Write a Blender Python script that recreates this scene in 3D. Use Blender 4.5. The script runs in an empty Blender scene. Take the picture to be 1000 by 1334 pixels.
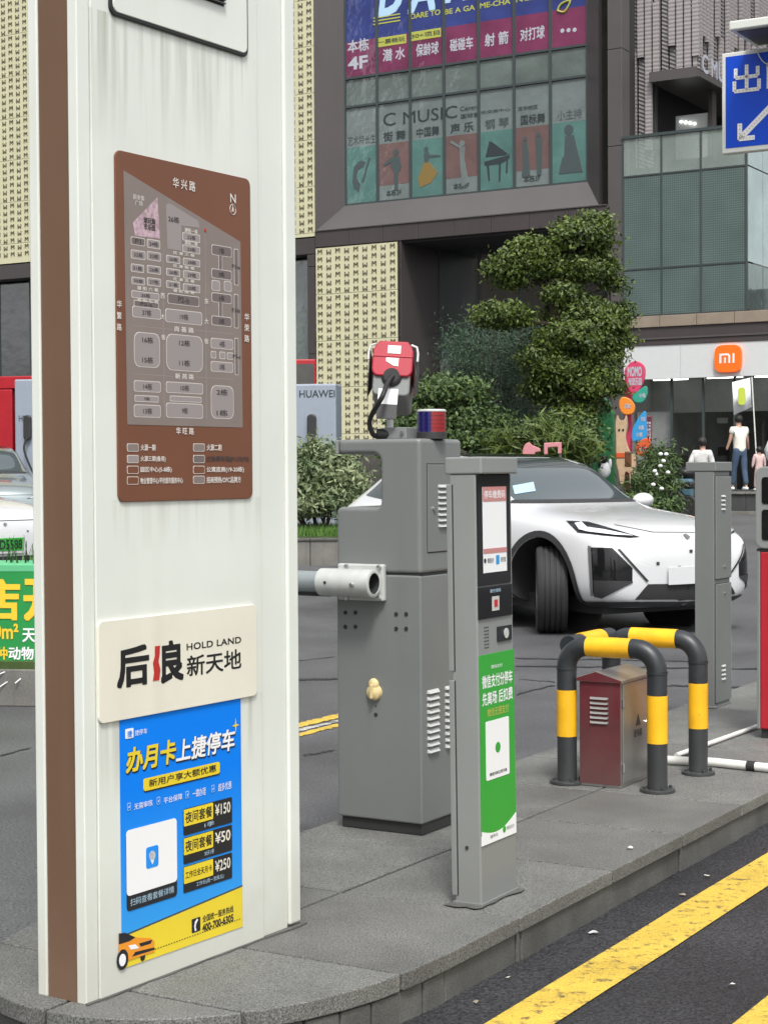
import bpy, bmesh, math, random
import numpy as np
from mathutils import Vector, Matrix
from mathutils.bvhtree import BVHTree
from mathutils.geometry import delaunay_2d_cdt
random.seed(7)
SC = bpy.context.scene
COL = SC.collection
R = math.radians
# ------------------------------------------------------------------ camera
F_PX = 2245.0
PIT, ROL = R(1.3665), R(0.358)
CAMZ = 1.57
cp, sp = math.cos(PIT), math.sin(PIT)
cr, sr = math.cos(ROL), math.sin(ROL)
cam_d = bpy.data.cameras.new('camera')
cam = bpy.data.objects.new('camera', cam_d)
COL.objects.link(cam)
cam_d.sensor_fit = 'VERTICAL'
cam_d.sensor_height = 24
cam_d.lens = 24 * F_PX / 1334
cam_d.clip_start = 0.05
cam_d.clip_end = 600
rt0, up0, fw = Vector((1, 0, 0)), Vector((0, sp, cp)), Vector((0, cp, -sp))
rt = rt0 * cr - up0 * sr
up = rt0 * sr + up0 * cr
cam.matrix_world = Matrix(((rt.x, up.x, -fw.x, 0), (rt.y, up.y, -fw.y, 0), (rt.z, up.z, -fw.z, CAMZ), (0, 0, 0, 1)))
SC.camera = cam
# ------------------------------------------------------------------ sky, sun, exposure
SUN_EL, SUN_AZ = R(58), R(174)          # azimuth measured clockwise from +Y
world = bpy.data.worlds.new('World')
SC.world = world
world.use_nodes = True
wn, wl = world.node_tree.nodes, world.node_tree.links
bg = wn['Background']
sky = wn.new('ShaderNodeTexSky')
sky.sky_type = 'NISHITA'
sky.sun_disc = False
sky.sun_elevation = SUN_EL
sky.sun_rotation = SUN_AZ
sky.air_density = 1.0
sky.dust_density = 4.0
hs = wn.new('ShaderNodeHueSaturation')
hs.inputs['Saturation'].default_value = 0.16
wl.new(sky.outputs[0], hs.inputs['Color'])
wl.new(hs.outputs[0], bg.inputs[0])
bg.inputs[1].default_value = 0.125
sun_d = bpy.data.lights.new('sun', 'SUN')
sun_d.energy = 1.5
sun_d.angle = R(11)
sun_d.color = (1.0, 0.97, 0.92)
sun = bpy.data.objects.new('sun', sun_d)
COL.objects.link(sun)
sdir = Vector((math.sin(SUN_AZ) * math.cos(SUN_EL), math.cos(SUN_AZ) * math.cos(SUN_EL), math.sin(SUN_EL)))
sun.rotation_euler = sdir.to_track_quat('Z', 'Y').to_euler()
SC.view_settings.view_transform = 'Standard'
SC.view_settings.look = 'None'
SC.view_settings.gamma = 1
SC.view_settings.exposure = 0.92
SC.view_settings.use_curve_mapping = False

# ------------------------------------------------------------------ pixel <-> place helpers
def ray(px, py):
    X = (px - 500) / F_PX
    Y = -(py - 667) / F_PX
    x = X * cr + Y * sr
    y = -X * sr + Y * cr
    return Vector((x, cp + y * sp, -sp + y * cp))
def atz(px, py, z):
    r = ray(px, py)
    k = (z - CAMZ) / r.z
    return Vector((r.x * k, r.y * k, z))
def aty(px, py, Y):
    r = ray(px, py)
    k = Y / r.y
    return Vector((r.x * k, Y, CAMZ + r.z * k))
AL = R(30.8)
U = Vector((math.sin(AL), math.cos(AL), 0))      # along the lane, away
V = Vector((-math.cos(AL), math.sin(AL), 0))     # across the lane, to the left
O = atz(676.5, 1195, .15)
def isl(s, t, z=.15):
    p = O + U * s + V * t
    return Vector((p.x, p.y, z))
class Frame:
    """A thing's own axes: x to the right along its face, y into it, z up."""
    def __init__(s, loc, rz):
        s.loc = Vector(loc); s.rz = rz
        s.dx = Vector((math.cos(rz), math.sin(rz), 0)); s.dy = Vector((-math.sin(rz), math.cos(rz), 0))
    def on(s, px, py, y=0.0):               # -> local (x, z) where the plane y is met
        r = ray(px, py)
        P = s.loc + s.dy * y
        k = (P.x * s.dy.x + P.y * s.dy.y) / (r.x * s.dy.x + r.y * s.dy.y)
        q = Vector((r.x * k - s.loc.x, r.y * k - s.loc.y, 0))
        return q.dot(s.dx), CAMZ + r.z * k - s.loc.z
    def w(s, x, y, z):
        return s.loc + s.dx * x + s.dy * y + Vector((0, 0, z))
RZU = R(90) - AL       # faces the near lane
RZF = -AL              # faces down the lane

# ------------------------------------------------------------------ materials
def _n(nt, t, **k):
    n = nt.nodes.new(t)
    for a, b in k.items():
        setattr(n, a, b)
    return n
def mat(name, col, rough=.5, metal=0, var=0, scale=6, bump=0, bscale=60, spec=.5, streak=0, dirt=(.25, .23, .2), emit=0, coat=0, fine=0, alpha=1, dist=.01, base=0):
    m = bpy.data.materials.new(name)
    m.use_nodes = True
    nt = m.node_tree
    b = nt.nodes['Principled BSDF']
    b.inputs['Roughness'].default_value = rough
    b.inputs['Metallic'].default_value = metal
    b.inputs['Specular IOR Level'].default_value = spec
    b.inputs['Coat Weight'].default_value = coat
    b.inputs['Coat Roughness'].default_value = .05
    b.inputs['Base Color'].default_value = (*col, 1)
    if emit:
        b.inputs['Emission Color'].default_value = (*col, 1)
        b.inputs['Emission Strength'].default_value = emit
    L = nt.links
    tc = _n(nt, 'ShaderNodeTexCoord')
    out = None
    if var or fine:
        n = _n(nt, 'ShaderNodeTexNoise'); n.inputs['Scale'].default_value = scale; n.inputs['Detail'].default_value = 6
        L.new(tc.outputs['Object'], n.inputs['Vector'])
        mr = _n(nt, 'ShaderNodeMapRange'); mr.inputs[1].default_value = .3; mr.inputs[2].default_value = .7
        mr.inputs[3].default_value = 1 - var; mr.inputs[4].default_value = 1 + var
        L.new(n.outputs[0], mr.inputs[0])
        last = mr.outputs[0]
        if fine:
            n2 = _n(nt, 'ShaderNodeTexNoise'); n2.inputs['Scale'].default_value = bscale; n2.inputs['Detail'].default_value = 8; n2.inputs['Roughness'].default_value = .8
            L.new(tc.outputs['Object'], n2.inputs['Vector'])
            m2 = _n(nt, 'ShaderNodeMapRange'); m2.inputs[1].default_value = .40; m2.inputs[2].default_value = .60
            m2.inputs[3].default_value = 1 - fine; m2.inputs[4].default_value = 1 + fine
            L.new(n2.outputs[0], m2.inputs[0])
            mu = _n(nt, 'ShaderNodeMath', operation='MULTIPLY'); L.new(last, mu.inputs[0]); L.new(m2.outputs[0], mu.inputs[1])
            last = mu.outputs[0]
        vm = _n(nt, 'ShaderNodeVectorMath', operation='SCALE')
        vm.inputs[0].default_value = col
        L.new(last, vm.inputs['Scale'])
        out = vm.outputs[0]
    if streak or base:
        mx = _n(nt, 'ShaderNodeMix', data_type='RGBA')
        if out: L.new(out, mx.inputs[6])
        else: mx.inputs[6].default_value = (*col, 1)
        mx.inputs[7].default_value = (*dirt, 1)
        mp = _n(nt, 'ShaderNodeMapping'); mp.inputs['Scale'].default_value = (11, 11, .6)
        L.new(tc.outputs['Object'], mp.inputs[0])
        n = _n(nt, 'ShaderNodeTexNoise'); n.inputs['Scale'].default_value = 1; n.inputs['Detail'].default_value = 5
        L.new(mp.outputs[0], n.inputs['Vector'])
        mr = _n(nt, 'ShaderNodeMapRange'); mr.inputs[1].default_value = .52; mr.inputs[2].default_value = .85
        mr.inputs[3].default_value = 0; mr.inputs[4].default_value = streak
        L.new(n.outputs[0], mr.inputs[0])
        fac = mr.outputs[0]
        if base:      # splash dirt near the ground
            sx = _n(nt, 'ShaderNodeSeparateXYZ'); L.new(tc.outputs['Object'], sx.inputs[0])
            n3 = _n(nt, 'ShaderNodeTexNoise'); n3.inputs['Scale'].default_value = 9; n3.inputs['Detail'].default_value = 6
            L.new(tc.outputs['Object'], n3.inputs['Vector'])
            ad = _n(nt, 'ShaderNodeMath', operation='MULTIPLY_ADD'); ad.inputs[1].default_value = -.35
            L.new(n3.outputs[0], ad.inputs[0]); L.new(sx.outputs[2], ad.inputs[2])
            mz = _n(nt, 'ShaderNodeMapRange'); mz.inputs[1].default_value = -.14; mz.inputs[2].default_value = .22
            mz.inputs[3].default_value = base; mz.inputs[4].default_value = 0
            L.new(ad.outputs[0], mz.inputs[0])
            mm = _n(nt, 'ShaderNodeMath', operation='MAXIMUM'); L.new(fac, mm.inputs[0]); L.new(mz.outputs[0], mm.inputs[1])
            fac = mm.outputs[0]
        L.new(fac, mx.inputs[0])
        out = mx.outputs[2]
    if out:
        L.new(out, b.inputs['Base Color'])
    if bump:
        n = _n(nt, 'ShaderNodeTexNoise'); n.inputs['Scale'].default_value = bscale; n.inputs['Detail'].default_value = 4
        L.new(tc.outputs['Object'], n.inputs['Vector'])
        bp = _n(nt, 'ShaderNodeBump'); bp.inputs['Strength'].default_value = bump; bp.inputs['Distance'].default_value = dist
        L.new(n.outputs[0], bp.inputs['Height']); L.new(bp.outputs[0], b.inputs['Normal'])
    if alpha < 1:
        b.inputs['Alpha'].default_value = alpha
    return m
M = {}
M['white'] = mat('white painted steel', (.65, .68, .63), .4, var=.05, scale=2.2, streak=.16, dirt=(.48, .47, .40), base=.6, bump=.04, bscale=5)
M['brown'] = mat('brown painted steel', (.135, .076, .045), .42, var=.06, scale=2, streak=.25, dirt=(.2, .13, .09), base=.4)
M['map_brown'] = mat('map board brown', (.15, .056, .027), .42, var=.05, scale=4, bump=.03, bscale=8)
M['map_field'] = mat('map field taupe', (.2, .165, .148), .5, var=.05, scale=7)
M['map_block'] = mat('map block grey', (.27, .24, .235), .5)
M['map_dark'] = mat('map block dark', (.14, .115, .112), .5)
M['map_pink'] = mat('map plaza pink', (.42, .3, .34), .5, var=.35, scale=70)
M['map_text'] = mat('pale lettering', (.62, .58, .54), .5)
M['map_num'] = mat('dark numerals', (.05, .04, .04), .5)
M['cream'] = mat('cream nameplate', (.70, .68, .58), .4, var=.04, scale=5, streak=.2, dirt=(.4, .37, .28))
M['black'] = mat('black paint', (.012, .012, .013), .35)
M['dark'] = mat('dark grey plastic', (.03, .03, .032), .5, var=.1)
M['rubber'] = mat('black rubber', (.018, .018, .019), .75, var=.15, bump=.1, bscale=40)
M['louvre'] = mat('louvre grey', (.07, .07, .07), .5)
M['red'] = mat('red print', (.42, .025, .02), .45)
M['p_blue'] = mat('poster blue', (.001, .19, .78), .45, spec=.2, var=.04, scale=3, bump=.05, bscale=7)
M['p_yellow'] = mat('poster yellow', (.72, .56, .03), .38, var=.05)
M['p_black'] = mat('poster black', (.015, .016, .02), .35)
M['p_white'] = mat('poster white', (.78, .79, .8), .4)
M['p_pale'] = mat('poster pale print', (.35, .5, .62), .4)
M['p_orange'] = mat('poster orange', (.75, .28, .02), .4)
M['p_green'] = mat('poster green', (.03, .32, .035), .38, var=.03)
M['p_pink'] = mat('screen pink', (.5, .22, .21), .3)
M['steel'] = mat('grey powder coated steel', (.165, .176, .172), .40, var=.05, scale=2.5, streak=.22, dirt=(.12, .12, .11), base=.25, bump=.02, bscale=300)
M['steel2'] = mat('lighter grey steel', (.215, .227, .223), .4, var=.04, scale=3, streak=.2, dirt=(.17, .165, .15), base=.3)
M['slot'] = mat('louvre lip', (.45, .46, .45), .35)
M['gap'] = mat('shadow gap black', (.02, .02, .02), .7)
M['aluminium'] = mat('cast aluminium', (.55, .57, .55), .45, metal=.25, var=.08, scale=9, streak=.3)
M['boom'] = mat('boom aluminium', (.33, .37, .38), .35, metal=.4, var=.05)
M['chrome'] = mat('bright bolt', (.6, .6, .6), .25, metal=1)
M['brass'] = mat('yellowed plastic cap', (.62, .5, .25), .45, var=.1, scale=20)
M['yellow'] = mat('yellow reflective band', (.8, .43, .012), .4, var=.12, scale=9, streak=.35, dirt=(.42, .2, .02))
M['post'] = mat('black painted pipe', (.022, .026, .03), .42, var=.25, scale=12, streak=.3, dirt=(.07, .07, .065), base=.4)
M['maroon'] = mat('maroon reflective steel', (.155, .032, .04), .32, metal=.35, var=.2, scale=6, streak=.3, dirt=(.16, .1, .09), base=.6)
M['stainless'] = mat('brushed stainless steel', (.42, .41, .39), .33, metal=.85, var=.15, scale=4, streak=.4, dirt=(.24, .21, .19))
M['screen'] = mat('black glass', (.008, .008, .009), .08)
M['granite'] = mat('grey granite paving', (.132, .134, .126), .6, var=.2, scale=3.2, fine=.8, bump=.6, bscale=190, dist=.002)
M['granite2'] = mat('grey granite paving worn', (.115, .116, .110), .58, var=.24, scale=3, fine=.8, bump=.6, bscale=180, dist=.002)
M['kerb'] = mat('dark granite kerb', (.088, .088, .08), .75, var=.3, scale=5, fine=.3, streak=.5, dirt=(.05, .052, .045), bump=.5, bscale=180, dist=.004)
M['asphalt'] = mat('asphalt', (.082, .083, .087), .5, var=.28, scale=.9, fine=.6, bump=1, bscale=75, dist=.008)
M['near_asphalt'] = mat('fresh damp asphalt', (.024, .024, .027), .5, var=.45, scale=1.5, fine=.95, bump=1, bscale=85, dist=.012)
M['tar'] = mat('tar seam', (.018, .018, .019), .55, bump=.4, bscale=30)
M['pipe'] = mat('white plastic pipe', (.68, .68, .64), .5, var=.1, scale=12, streak=.3)
M['car_white'] = mat('white car paint', (.60, .61, .62), .25, coat=1, spec=.5)
M['car_grey'] = mat('silver grey car paint', (.3, .35, .36), .25, metal=.5, coat=1)
M['car_dark'] = mat('black car paint', (.012, .012, .014), .2, coat=1)
M['carglass'] = mat('car glass', (.03, .04, .042), .04, spec=1)
M['windscreen'] = mat('windscreen glass', (.05, .07, .075), .05, spec=1, coat=1)
M['lamp_clear'] = mat('headlight lens white', (.7, .72, .74), .12, coat=1)
M['rim'] = mat('alloy rim', (.3, .3, .31), .3, metal=.8)
M['cladding'] = mat('brown grey cladding', (.056, .048, .048), .42, var=.07, scale=.8, streak=.12, dirt=(.12, .11, .1))
M['cladding2'] = mat('brown grey cladding pale', (.085, .079, .078), .38, var=.06, scale=.9)
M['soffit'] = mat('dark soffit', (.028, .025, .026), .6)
M['cream_panel'] = mat('cream facade panel', (.56, .54, .36), .5, var=.03, scale=2)
M['cutout'] = mat('cutout shade brown', (.10, .09, .055), .8)
M['mullion'] = mat('dark green grey mullion', (.045, .058, .06), .4)
def glassmat(name, col, wav=.0, rough=.06, var=.15):
    m = mat(name, col, rough, var=var, scale=1.3, spec=1, coat=.8, bump=wav, bscale=1.7, dist=.12)
    m.node_tree.nodes['Principled BSDF'].inputs['Coat IOR'].default_value = 2.1
    return m
M['g_pale'] = glassmat('pale grey green glass', (.125, .16, .152), .5)
M['g_film'] = glassmat('film grey on glass', (.16, .2, .198), .35)
M['g_teal'] = glassmat('teal film on glass', (.085, .19, .175), .3)
M['g_rose'] = glassmat('dusty rose film on glass', (.155, .098, .095), .3)
M['g_blue'] = glassmat('royal blue film on glass', (.03, .05, .21), .35, var=.25)
M['g_magenta'] = glassmat('magenta film on glass', (.17, .032, .09), .35, var=.25)
M['g_dark'] = glassmat('dark shop glass', (.03, .036, .038), .2)
M['g_mid'] = glassmat('green shop glass', (.07, .1, .095), .2)
M['g_bright'] = glassmat('bright corner glass', (.3, .38, .38), .15)
M['ink'] = mat('dark ink', (.03, .04, .045), .4)
M['ink_grey'] = mat('faded ink', (.06, .08, .082), .4)
M['w_text'] = mat('white print', (.42, .44, .5), .4)
M['y_text'] = mat('yellow print', (.4, .42, .08), .4)
M['c_text'] = mat('pale blue print', (.42, .62, .8), .4)
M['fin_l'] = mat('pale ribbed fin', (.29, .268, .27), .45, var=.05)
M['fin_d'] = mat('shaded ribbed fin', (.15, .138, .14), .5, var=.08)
M['beige'] = mat('beige stone ledge', (.24, .195, .15), .7, var=.1, scale=3, fine=.15)
M['fascia'] = mat('white shop fascia', (.58, .6, .6), .4, var=.02)
M['orange_logo'] = mat('orange sign', (.9, .12, .01), .4, emit=.25)
M['interior'] = mat('shop interior', (.075, .072, .068), .8, var=.2, scale=2)
M['interior_l'] = mat('shop interior pale', (.2, .21, .205), .6, var=.1)
M['tube'] = mat('ceiling light strip', (.9, .92, .85), .5, emit=5)
M['sign_blue'] = mat('blue sign face', (.0, .06, .55), .35)
M['sign_frame'] = mat('pale sign rim', (.62, .64, .6), .4)
M['led'] = mat('led lettering white', (.8, .8, .78), .4)
M['bulb'] = mat('small bulb', (.35, .3, .22), .3)
M['bark'] = mat('bark', (.06, .045, .033), .9, var=.3, scale=20, bump=.6, bscale=25, dist=.03)
M['stone'] = mat('stone planter', (.15, .145, .132), .8, var=.22, scale=3, streak=.4, dirt=(.06, .06, .05), fine=.15)
M['dark_tile'] = mat('dark step tile', (.055, .058, .058), .5, var=.1)
M['banner'] = mat('green banner', (.012, .24, .05), .5, var=.06)
M['banner2'] = mat('light green banner edge', (.1, .42, .2), .5)
M['b_yellow'] = mat('banner yellow', (.78, .5, .03), .5)
M['charger'] = mat('blue grey charger cabinet', (.27, .31, .37), .45, var=.03)
M['red_struct'] = mat('red booth', (.38, .012, .022), .45, var=.08)
M['cable'] = mat('black cable', (.012, .012, .012), .6)
M['beacon_blue'] = mat('blue beacon lens', (.008, .006, .10), .15, coat=1)
M['beacon_red'] = mat('red beacon lens', (.24, .006, .01), .15, coat=1)
M['camred'] = mat('red camera hood', (.36, .012, .03), .35, var=.08)
M['skin'] = mat('skin', (.42, .25, .18), .6)
M['hair'] = mat('black hair', (.012, .01, .009), .6)
M['shirt'] = mat('white shirt cloth', (.66, .65, .58), .85, bump=.4, bscale=12, dist=.02)
M['jacket'] = mat('pale jacket cloth', (.56, .56, .55), .85, var=.25, scale=7)
M['jeans'] = mat('blue jeans', (.05, .085, .14), .85, var=.15, scale=8)
M['trouser'] = mat('black trousers', (.02, .02, .025), .85)
M['pinkcloth'] = mat('pale pink cloth', (.55, .4, .38), .85)
M['suitcase'] = mat('teal suitcase', (.06, .13, .17), .4)
M['pk'] = mat('sign pink', (.58, .05, .13), .45, var=.06)
M['tl'] = mat('sign teal', (.03, .3, .22), .45)
M['og'] = mat('sign orange', (.8, .25, .03), .45)
M['bl'] = mat('sign sky blue', (.03, .28, .6), .45)
M['ro'] = mat('sign red orange', (.65, .1, .03), .45)
M['cactus'] = mat('dark green sculpture', (.012, .1, .035), .45, var=.2)
M['animal'] = mat('sandy beige paint', (.55, .38, .24), .6, var=.12)
M['pinkrose'] = mat('dusty pink letters', (.5, .2, .22), .6)
M['flagwhite'] = mat('white flag cloth', (.75, .77, .8), .8)
M['lime'] = mat('lime print', (.42, .5, .05), .7)
M['lawn'] = mat('lawn soil', (.04, .07, .015), .9, var=.3)
M['road_yellow'] = mat('yellow road paint', (.54, .37, .05), .65, var=.14, scale=4, fine=.3, bump=.5, bscale=130, dist=.004)
M['road_white'] = mat('white road paint', (.45, .45, .42), .7, var=.2, scale=8)

def worn(m, bare, lo=.5, hi=.62, scale=14):
    """Let the asphalt show through worn paint."""
    nt = m.node_tree
    b = nt.nodes['Principled BSDF']
    src = b.inputs['Base Color'].links[0].from_socket
    n = _n(nt, 'ShaderNodeTexNoise'); n.inputs['Scale'].default_value = scale; n.inputs['Detail'].default_value = 9; n.inputs['Roughness'].default_value = .7
    tc = _n(nt, 'ShaderNodeTexCoord'); nt.links.new(tc.outputs['Object'], n.inputs['Vector'])
    mr = _n(nt, 'ShaderNodeMapRange'); mr.inputs[1].default_value = lo; mr.inputs[2].default_value = hi
    nt.links.new(n.outputs[0], mr.inputs[0])
    mx = _n(nt, 'ShaderNodeMix', data_type='RGBA'); nt.links.new(src, mx.inputs[6]); mx.inputs[7].default_value = (*bare, 1)
    nt.links.new(mr.outputs[0], mx.inputs[0]); nt.links.new(mx.outputs[2], b.inputs['Base Color'])
worn(M['road_yellow'], (.07, .06, .035), .53, .66, 24)
worn(M['road_white'], (.05, .05, .05), .45, .6, 9)
worn(M['g_film'], (.17, .21, .21), .45, .6, 1.2)
def print_fade(m, z0, z1, col):
    nt = m.node_tree; b = nt.nodes['Principled BSDF']; src = b.inputs['Base Color'].links[0].from_socket
    tc = _n(nt, 'ShaderNodeTexCoord'); sx = _n(nt, 'ShaderNodeSeparateXYZ'); nt.links.new(tc.outputs['Object'], sx.inputs[0])
    z = _n(nt, 'ShaderNodeMapRange'); z.inputs[1].default_value = z1; z.inputs[2].default_value = z0; nt.links.new(sx.outputs[2], z.inputs[0])
    mx = _n(nt, 'ShaderNodeMix', data_type='RGBA'); nt.links.new(src, mx.inputs[6]); mx.inputs[7].default_value = (*col, 1); nt.links.new(z.outputs[0], mx.inputs[0]); nt.links.new(mx.outputs[2], b.inputs['Base Color'])
print_fade(M['p_blue'], .15, .55, (.035, .30, .72))      # the poster's ink runs from deep to light blue
def chips(m, bare, lo, hi, scale):
    worn(M[m], bare, lo, hi, scale)
chips('yellow', (.05, .045, .04), .66, .70, 38)
chips('post', (.10, .10, .10), .64, .72, 45)
chips('steel', (.26, .27, .265), .70, .74, 30)
chips('steel2', (.30, .31, .305), .70, .74, 34)
chips('granite', (.07, .071, .066), .60, .80, 2.1)
chips('granite2', (.065, .065, .06), .60, .80, 1.7)
chips('asphalt', (.03, .03, .032), .58, .75, .9)
# the pylon's front sheet: rain streaks under the display and the nameplate
M['white_front'] = mat('stained white steel', (.65, .68, .63), .4, var=.05, scale=2.2, streak=.16, dirt=(.48, .47, .40), base=.6, bump=.04, bscale=5)
def drip(m, z0, z1, amount, col):
    nt = m.node_tree; b = nt.nodes['Principled BSDF']; src = b.inputs['Base Color'].links[0].from_socket
    tc = _n(nt, 'ShaderNodeTexCoord'); mp = _n(nt, 'ShaderNodeMapping'); mp.inputs['Scale'].default_value = (26, 26, 1.1); nt.links.new(tc.outputs['Object'], mp.inputs[0])
    n = _n(nt, 'ShaderNodeTexNoise'); n.inputs['Detail'].default_value = 6; n.inputs['Scale'].default_value = 1; nt.links.new(mp.outputs[0], n.inputs['Vector'])
    a = _n(nt, 'ShaderNodeMapRange'); a.inputs[1].default_value = .47; a.inputs[2].default_value = .72; nt.links.new(n.outputs[0], a.inputs[0])
    sx = _n(nt, 'ShaderNodeSeparateXYZ'); nt.links.new(tc.outputs['Object'], sx.inputs[0])
    z = _n(nt, 'ShaderNodeMapRange'); z.inputs[1].default_value = z0; z.inputs[2].default_value = z1; z.inputs[4].default_value = amount; nt.links.new(sx.outputs[2], z.inputs[0])
    c = _n(nt, 'ShaderNodeMath', operation='LESS_THAN'); c.inputs[1].default_value = z1 + .005; nt.links.new(sx.outputs[2], c.inputs[0])
    k = _n(nt, 'ShaderNodeMath', operation='MULTIPLY'); nt.links.new(a.outputs[0], k.inputs[0]); nt.links.new(z.outputs[0], k.inputs[1])
    k2 = _n(nt, 'ShaderNodeMath', operation='MULTIPLY'); nt.links.new(k.outputs[0], k2.inputs[0]); nt.links.new(c.outputs[0], k2.inputs[1])
    mx = _n(nt, 'ShaderNodeMix', data_type='RGBA'); nt.links.new(src, mx.inputs[6]); mx.inputs[7].default_value = (*col, 1); nt.links.new(k2.outputs[0], mx.inputs[0]); nt.links.new(mx.outputs[2], b.inputs['Base Color'])
drip(M['white_front'], 2.28, 2.65, .75, (.25, .24, .19))
drip(M['white_front'], .52, .75, .7, (.28, .26, .2))
drip(M['white_front'], 1.2, 1.34, .45, (.33, .31, .25))
def leafmat(name, dark, light, rough=.6):
    m = bpy.data.materials.new(name); m.use_nodes = True
    nt = m.node_tree; b = nt.nodes['Principled BSDF']; b.inputs['Roughness'].default_value = rough
    at = _n(nt, 'ShaderNodeAttribute', attribute_name='tint')
    mx = _n(nt, 'ShaderNodeMix', data_type='RGBA'); mx.inputs[6].default_value = (*dark, 1); mx.inputs[7].default_value = (*light, 1)
    nt.links.new(at.outputs['Fac'], mx.inputs[0]); nt.links.new(mx.outputs[2], b.inputs['Base Color'])
    b.inputs['Subsurface Weight'].default_value = 0
    return m
M['leaf_tree'] = leafmat('tree leaves', (.010, .028, .008), (.115, .165, .018))
M['leaf_shrub'] = leafmat('shrub leaves', (.02, .05, .018), (.09, .14, .03))
M['leaf_varieg'] = leafmat('variegated leaves', (.04, .085, .03), (.27, .31, .16))
M['leaf_fine'] = leafmat('feathery leaves', (.025, .06, .035), (.06, .11, .055))
M['leaf_grass'] = leafmat('grass blades', (.04, .12, .015), (.1, .2, .03))

# ------------------------------------------------------------------ mesh helpers
class MB:
    def __init__(s): s.v = []; s.f = []
    def add(s, vs, fs):
        o = len(s.v); s.v += [tuple(p) for p in vs]; s.f += [tuple(i + o for i in f) for f in fs]; return s
    def box(s, x0, x1, y0, y1, z0, z1):
        return s.add([(x0, y0, z0), (x1, y0, z0), (x1, y1, z0), (x0, y1, z0), (x0, y0, z1), (x1, y0, z1), (x1, y1, z1), (x0, y1, z1)],
                     [(0, 3, 2, 1), (4, 5, 6, 7), (0, 1, 5, 4), (1, 2, 6, 5), (2, 3, 7, 6), (3, 0, 4, 7)])
    def prism(s, poly, a0, a1, ax='y'):
        """poly in the other two axes: ax y -> (x,z); ax x -> (y,z); ax z -> (x,y)"""
        n = len(poly)
        def mk(p, a): return (p[0], a, p[1]) if ax == 'y' else ((a, p[0], p[1]) if ax == 'x' else (p[0], p[1], a))
        vs = [mk(p, a0) for p in poly] + [mk(p, a1) for p in poly]
        fs = [tuple(range(n)), tuple(range(2 * n - 1, n - 1, -1))] + [(i, i + n, (i + 1) % n + n, (i + 1) % n) for i in range(n)]
        return s.add(vs, fs)
    def cyl(s, p0, p1, r0, r1=None, n=16, caps=True):
        r1 = r0 if r1 is None else r1
        p0, p1 = Vector(p0), Vector(p1)
        q = (p1 - p0).to_track_quat('Z', 'Y')
        vs = []
        for p, r in ((p0, r0), (p1, r1)):
            for i in range(n):
                a = 2 * math.pi * i / n
                vs.append(p + q @ Vector((math.cos(a) * r, math.sin(a) * r, 0)))
        fs = [(i, (i + 1) % n, (i + 1) % n + n, i + n) for i in range(n)]
        if caps: fs += [tuple(range(n - 1, -1, -1)), tuple(range(n, 2 * n))]
        return s.add(vs, fs)
    def tube(s, pts, r, n=12, caps=True):
        pts = [Vector(p) for p in pts]
        rs = r if isinstance(r, (list, tuple)) else [r] * len(pts)
        q = None; vs = []
        for i, p in enumerate(pts):
            d = (pts[min(i + 1, len(pts) - 1)] - pts[max(i - 1, 0)]).normalized()
            if q is None: q = d.to_track_quat('Z', 'Y')
            else: q = (q @ Vector((0, 0, 1))).rotation_difference(d) @ q
            for k in range(n):
                a = 2 * math.pi * k / n
                vs.append(p + q @ Vector((math.cos(a) * rs[i], math.sin(a) * rs[i], 0)))
        fs = []
        for i in range(len(pts) - 1):
            for k in range(n):
                fs.append((i * n + k, i * n + (k + 1) % n, (i + 1) * n + (k + 1) % n, (i + 1) * n + k))
        if caps: fs += [tuple(range(n - 1, -1, -1)), tuple(range((len(pts) - 1) * n, len(pts) * n))]
        return s.add(vs, fs)
    def lathe(s, prof, c=(0, 0, 0), n=24, axis='z'):
        vs = []
        for r, h in prof:
            for k in range(n):
                a = 2 * math.pi * k / n
                p = (r * math.cos(a), r * math.sin(a), h) if axis == 'z' else ((r * math.cos(a), h, r * math.sin(a)) if axis == 'y' else (h, r * math.cos(a), r * math.sin(a)))
                vs.append((p[0] + c[0], p[1] + c[1], p[2] + c[2]))
        m = len(prof); fs = []
        for i in range(m - 1):
            for k in range(n):
                fs.append((i * n + k, i * n + (k + 1) % n, (i + 1) * n + (k + 1) % n, (i + 1) * n + k))
        fs += [tuple(range(n)), tuple(range((m - 1) * n, m * n))]
        return s.add(vs, fs)
    def ball(s, c, rx, ry=None, rz=None, n=12, m=8):
        ry = rx if ry is None else ry; rz = rx if rz is None else rz
        vs = [(c[0], c[1], c[2] + rz)]
        for i in range(1, m):
            t = math.pi * i / m
            for k in range(n):
                a = 2 * math.pi * k / n
                vs.append((c[0] + rx * math.sin(t) * math.cos(a), c[1] + ry * math.sin(t) * math.sin(a), c[2] + rz * math.cos(t)))
        vs.append((c[0], c[1], c[2] - rz))
        fs = [(0, 1 + k, 1 + (k + 1) % n) for k in range(n)]
        for i in range(m - 2):
            for k in range(n):
                fs.append((1 + i * n + k, 1 + (i + 1) * n + k, 1 + (i + 1) * n + (k + 1) % n, 1 + i * n + (k + 1) % n))
        e = len(vs) - 1; b = 1 + (m - 2) * n
        fs += [(e, b + (k + 1) % n, b + k) for k in range(n)]
        return s.add(vs, fs)
    def mesh(s, name):
        me = bpy.data.meshes.new(name)
        me.from_pydata(s.v, [], s.f)
        bm = bmesh.new(); bm.from_mesh(me); bmesh.ops.recalc_face_normals(bm, faces=bm.faces); bm.to_mesh(me); bm.free()
        return me
    def build(s, name, m, parent=None, smooth=False, bevel=0, seg=2, kind=None):
        me = s.mesh(name)
        return link(name, me, m, parent, smooth, bevel, seg, kind)
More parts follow.
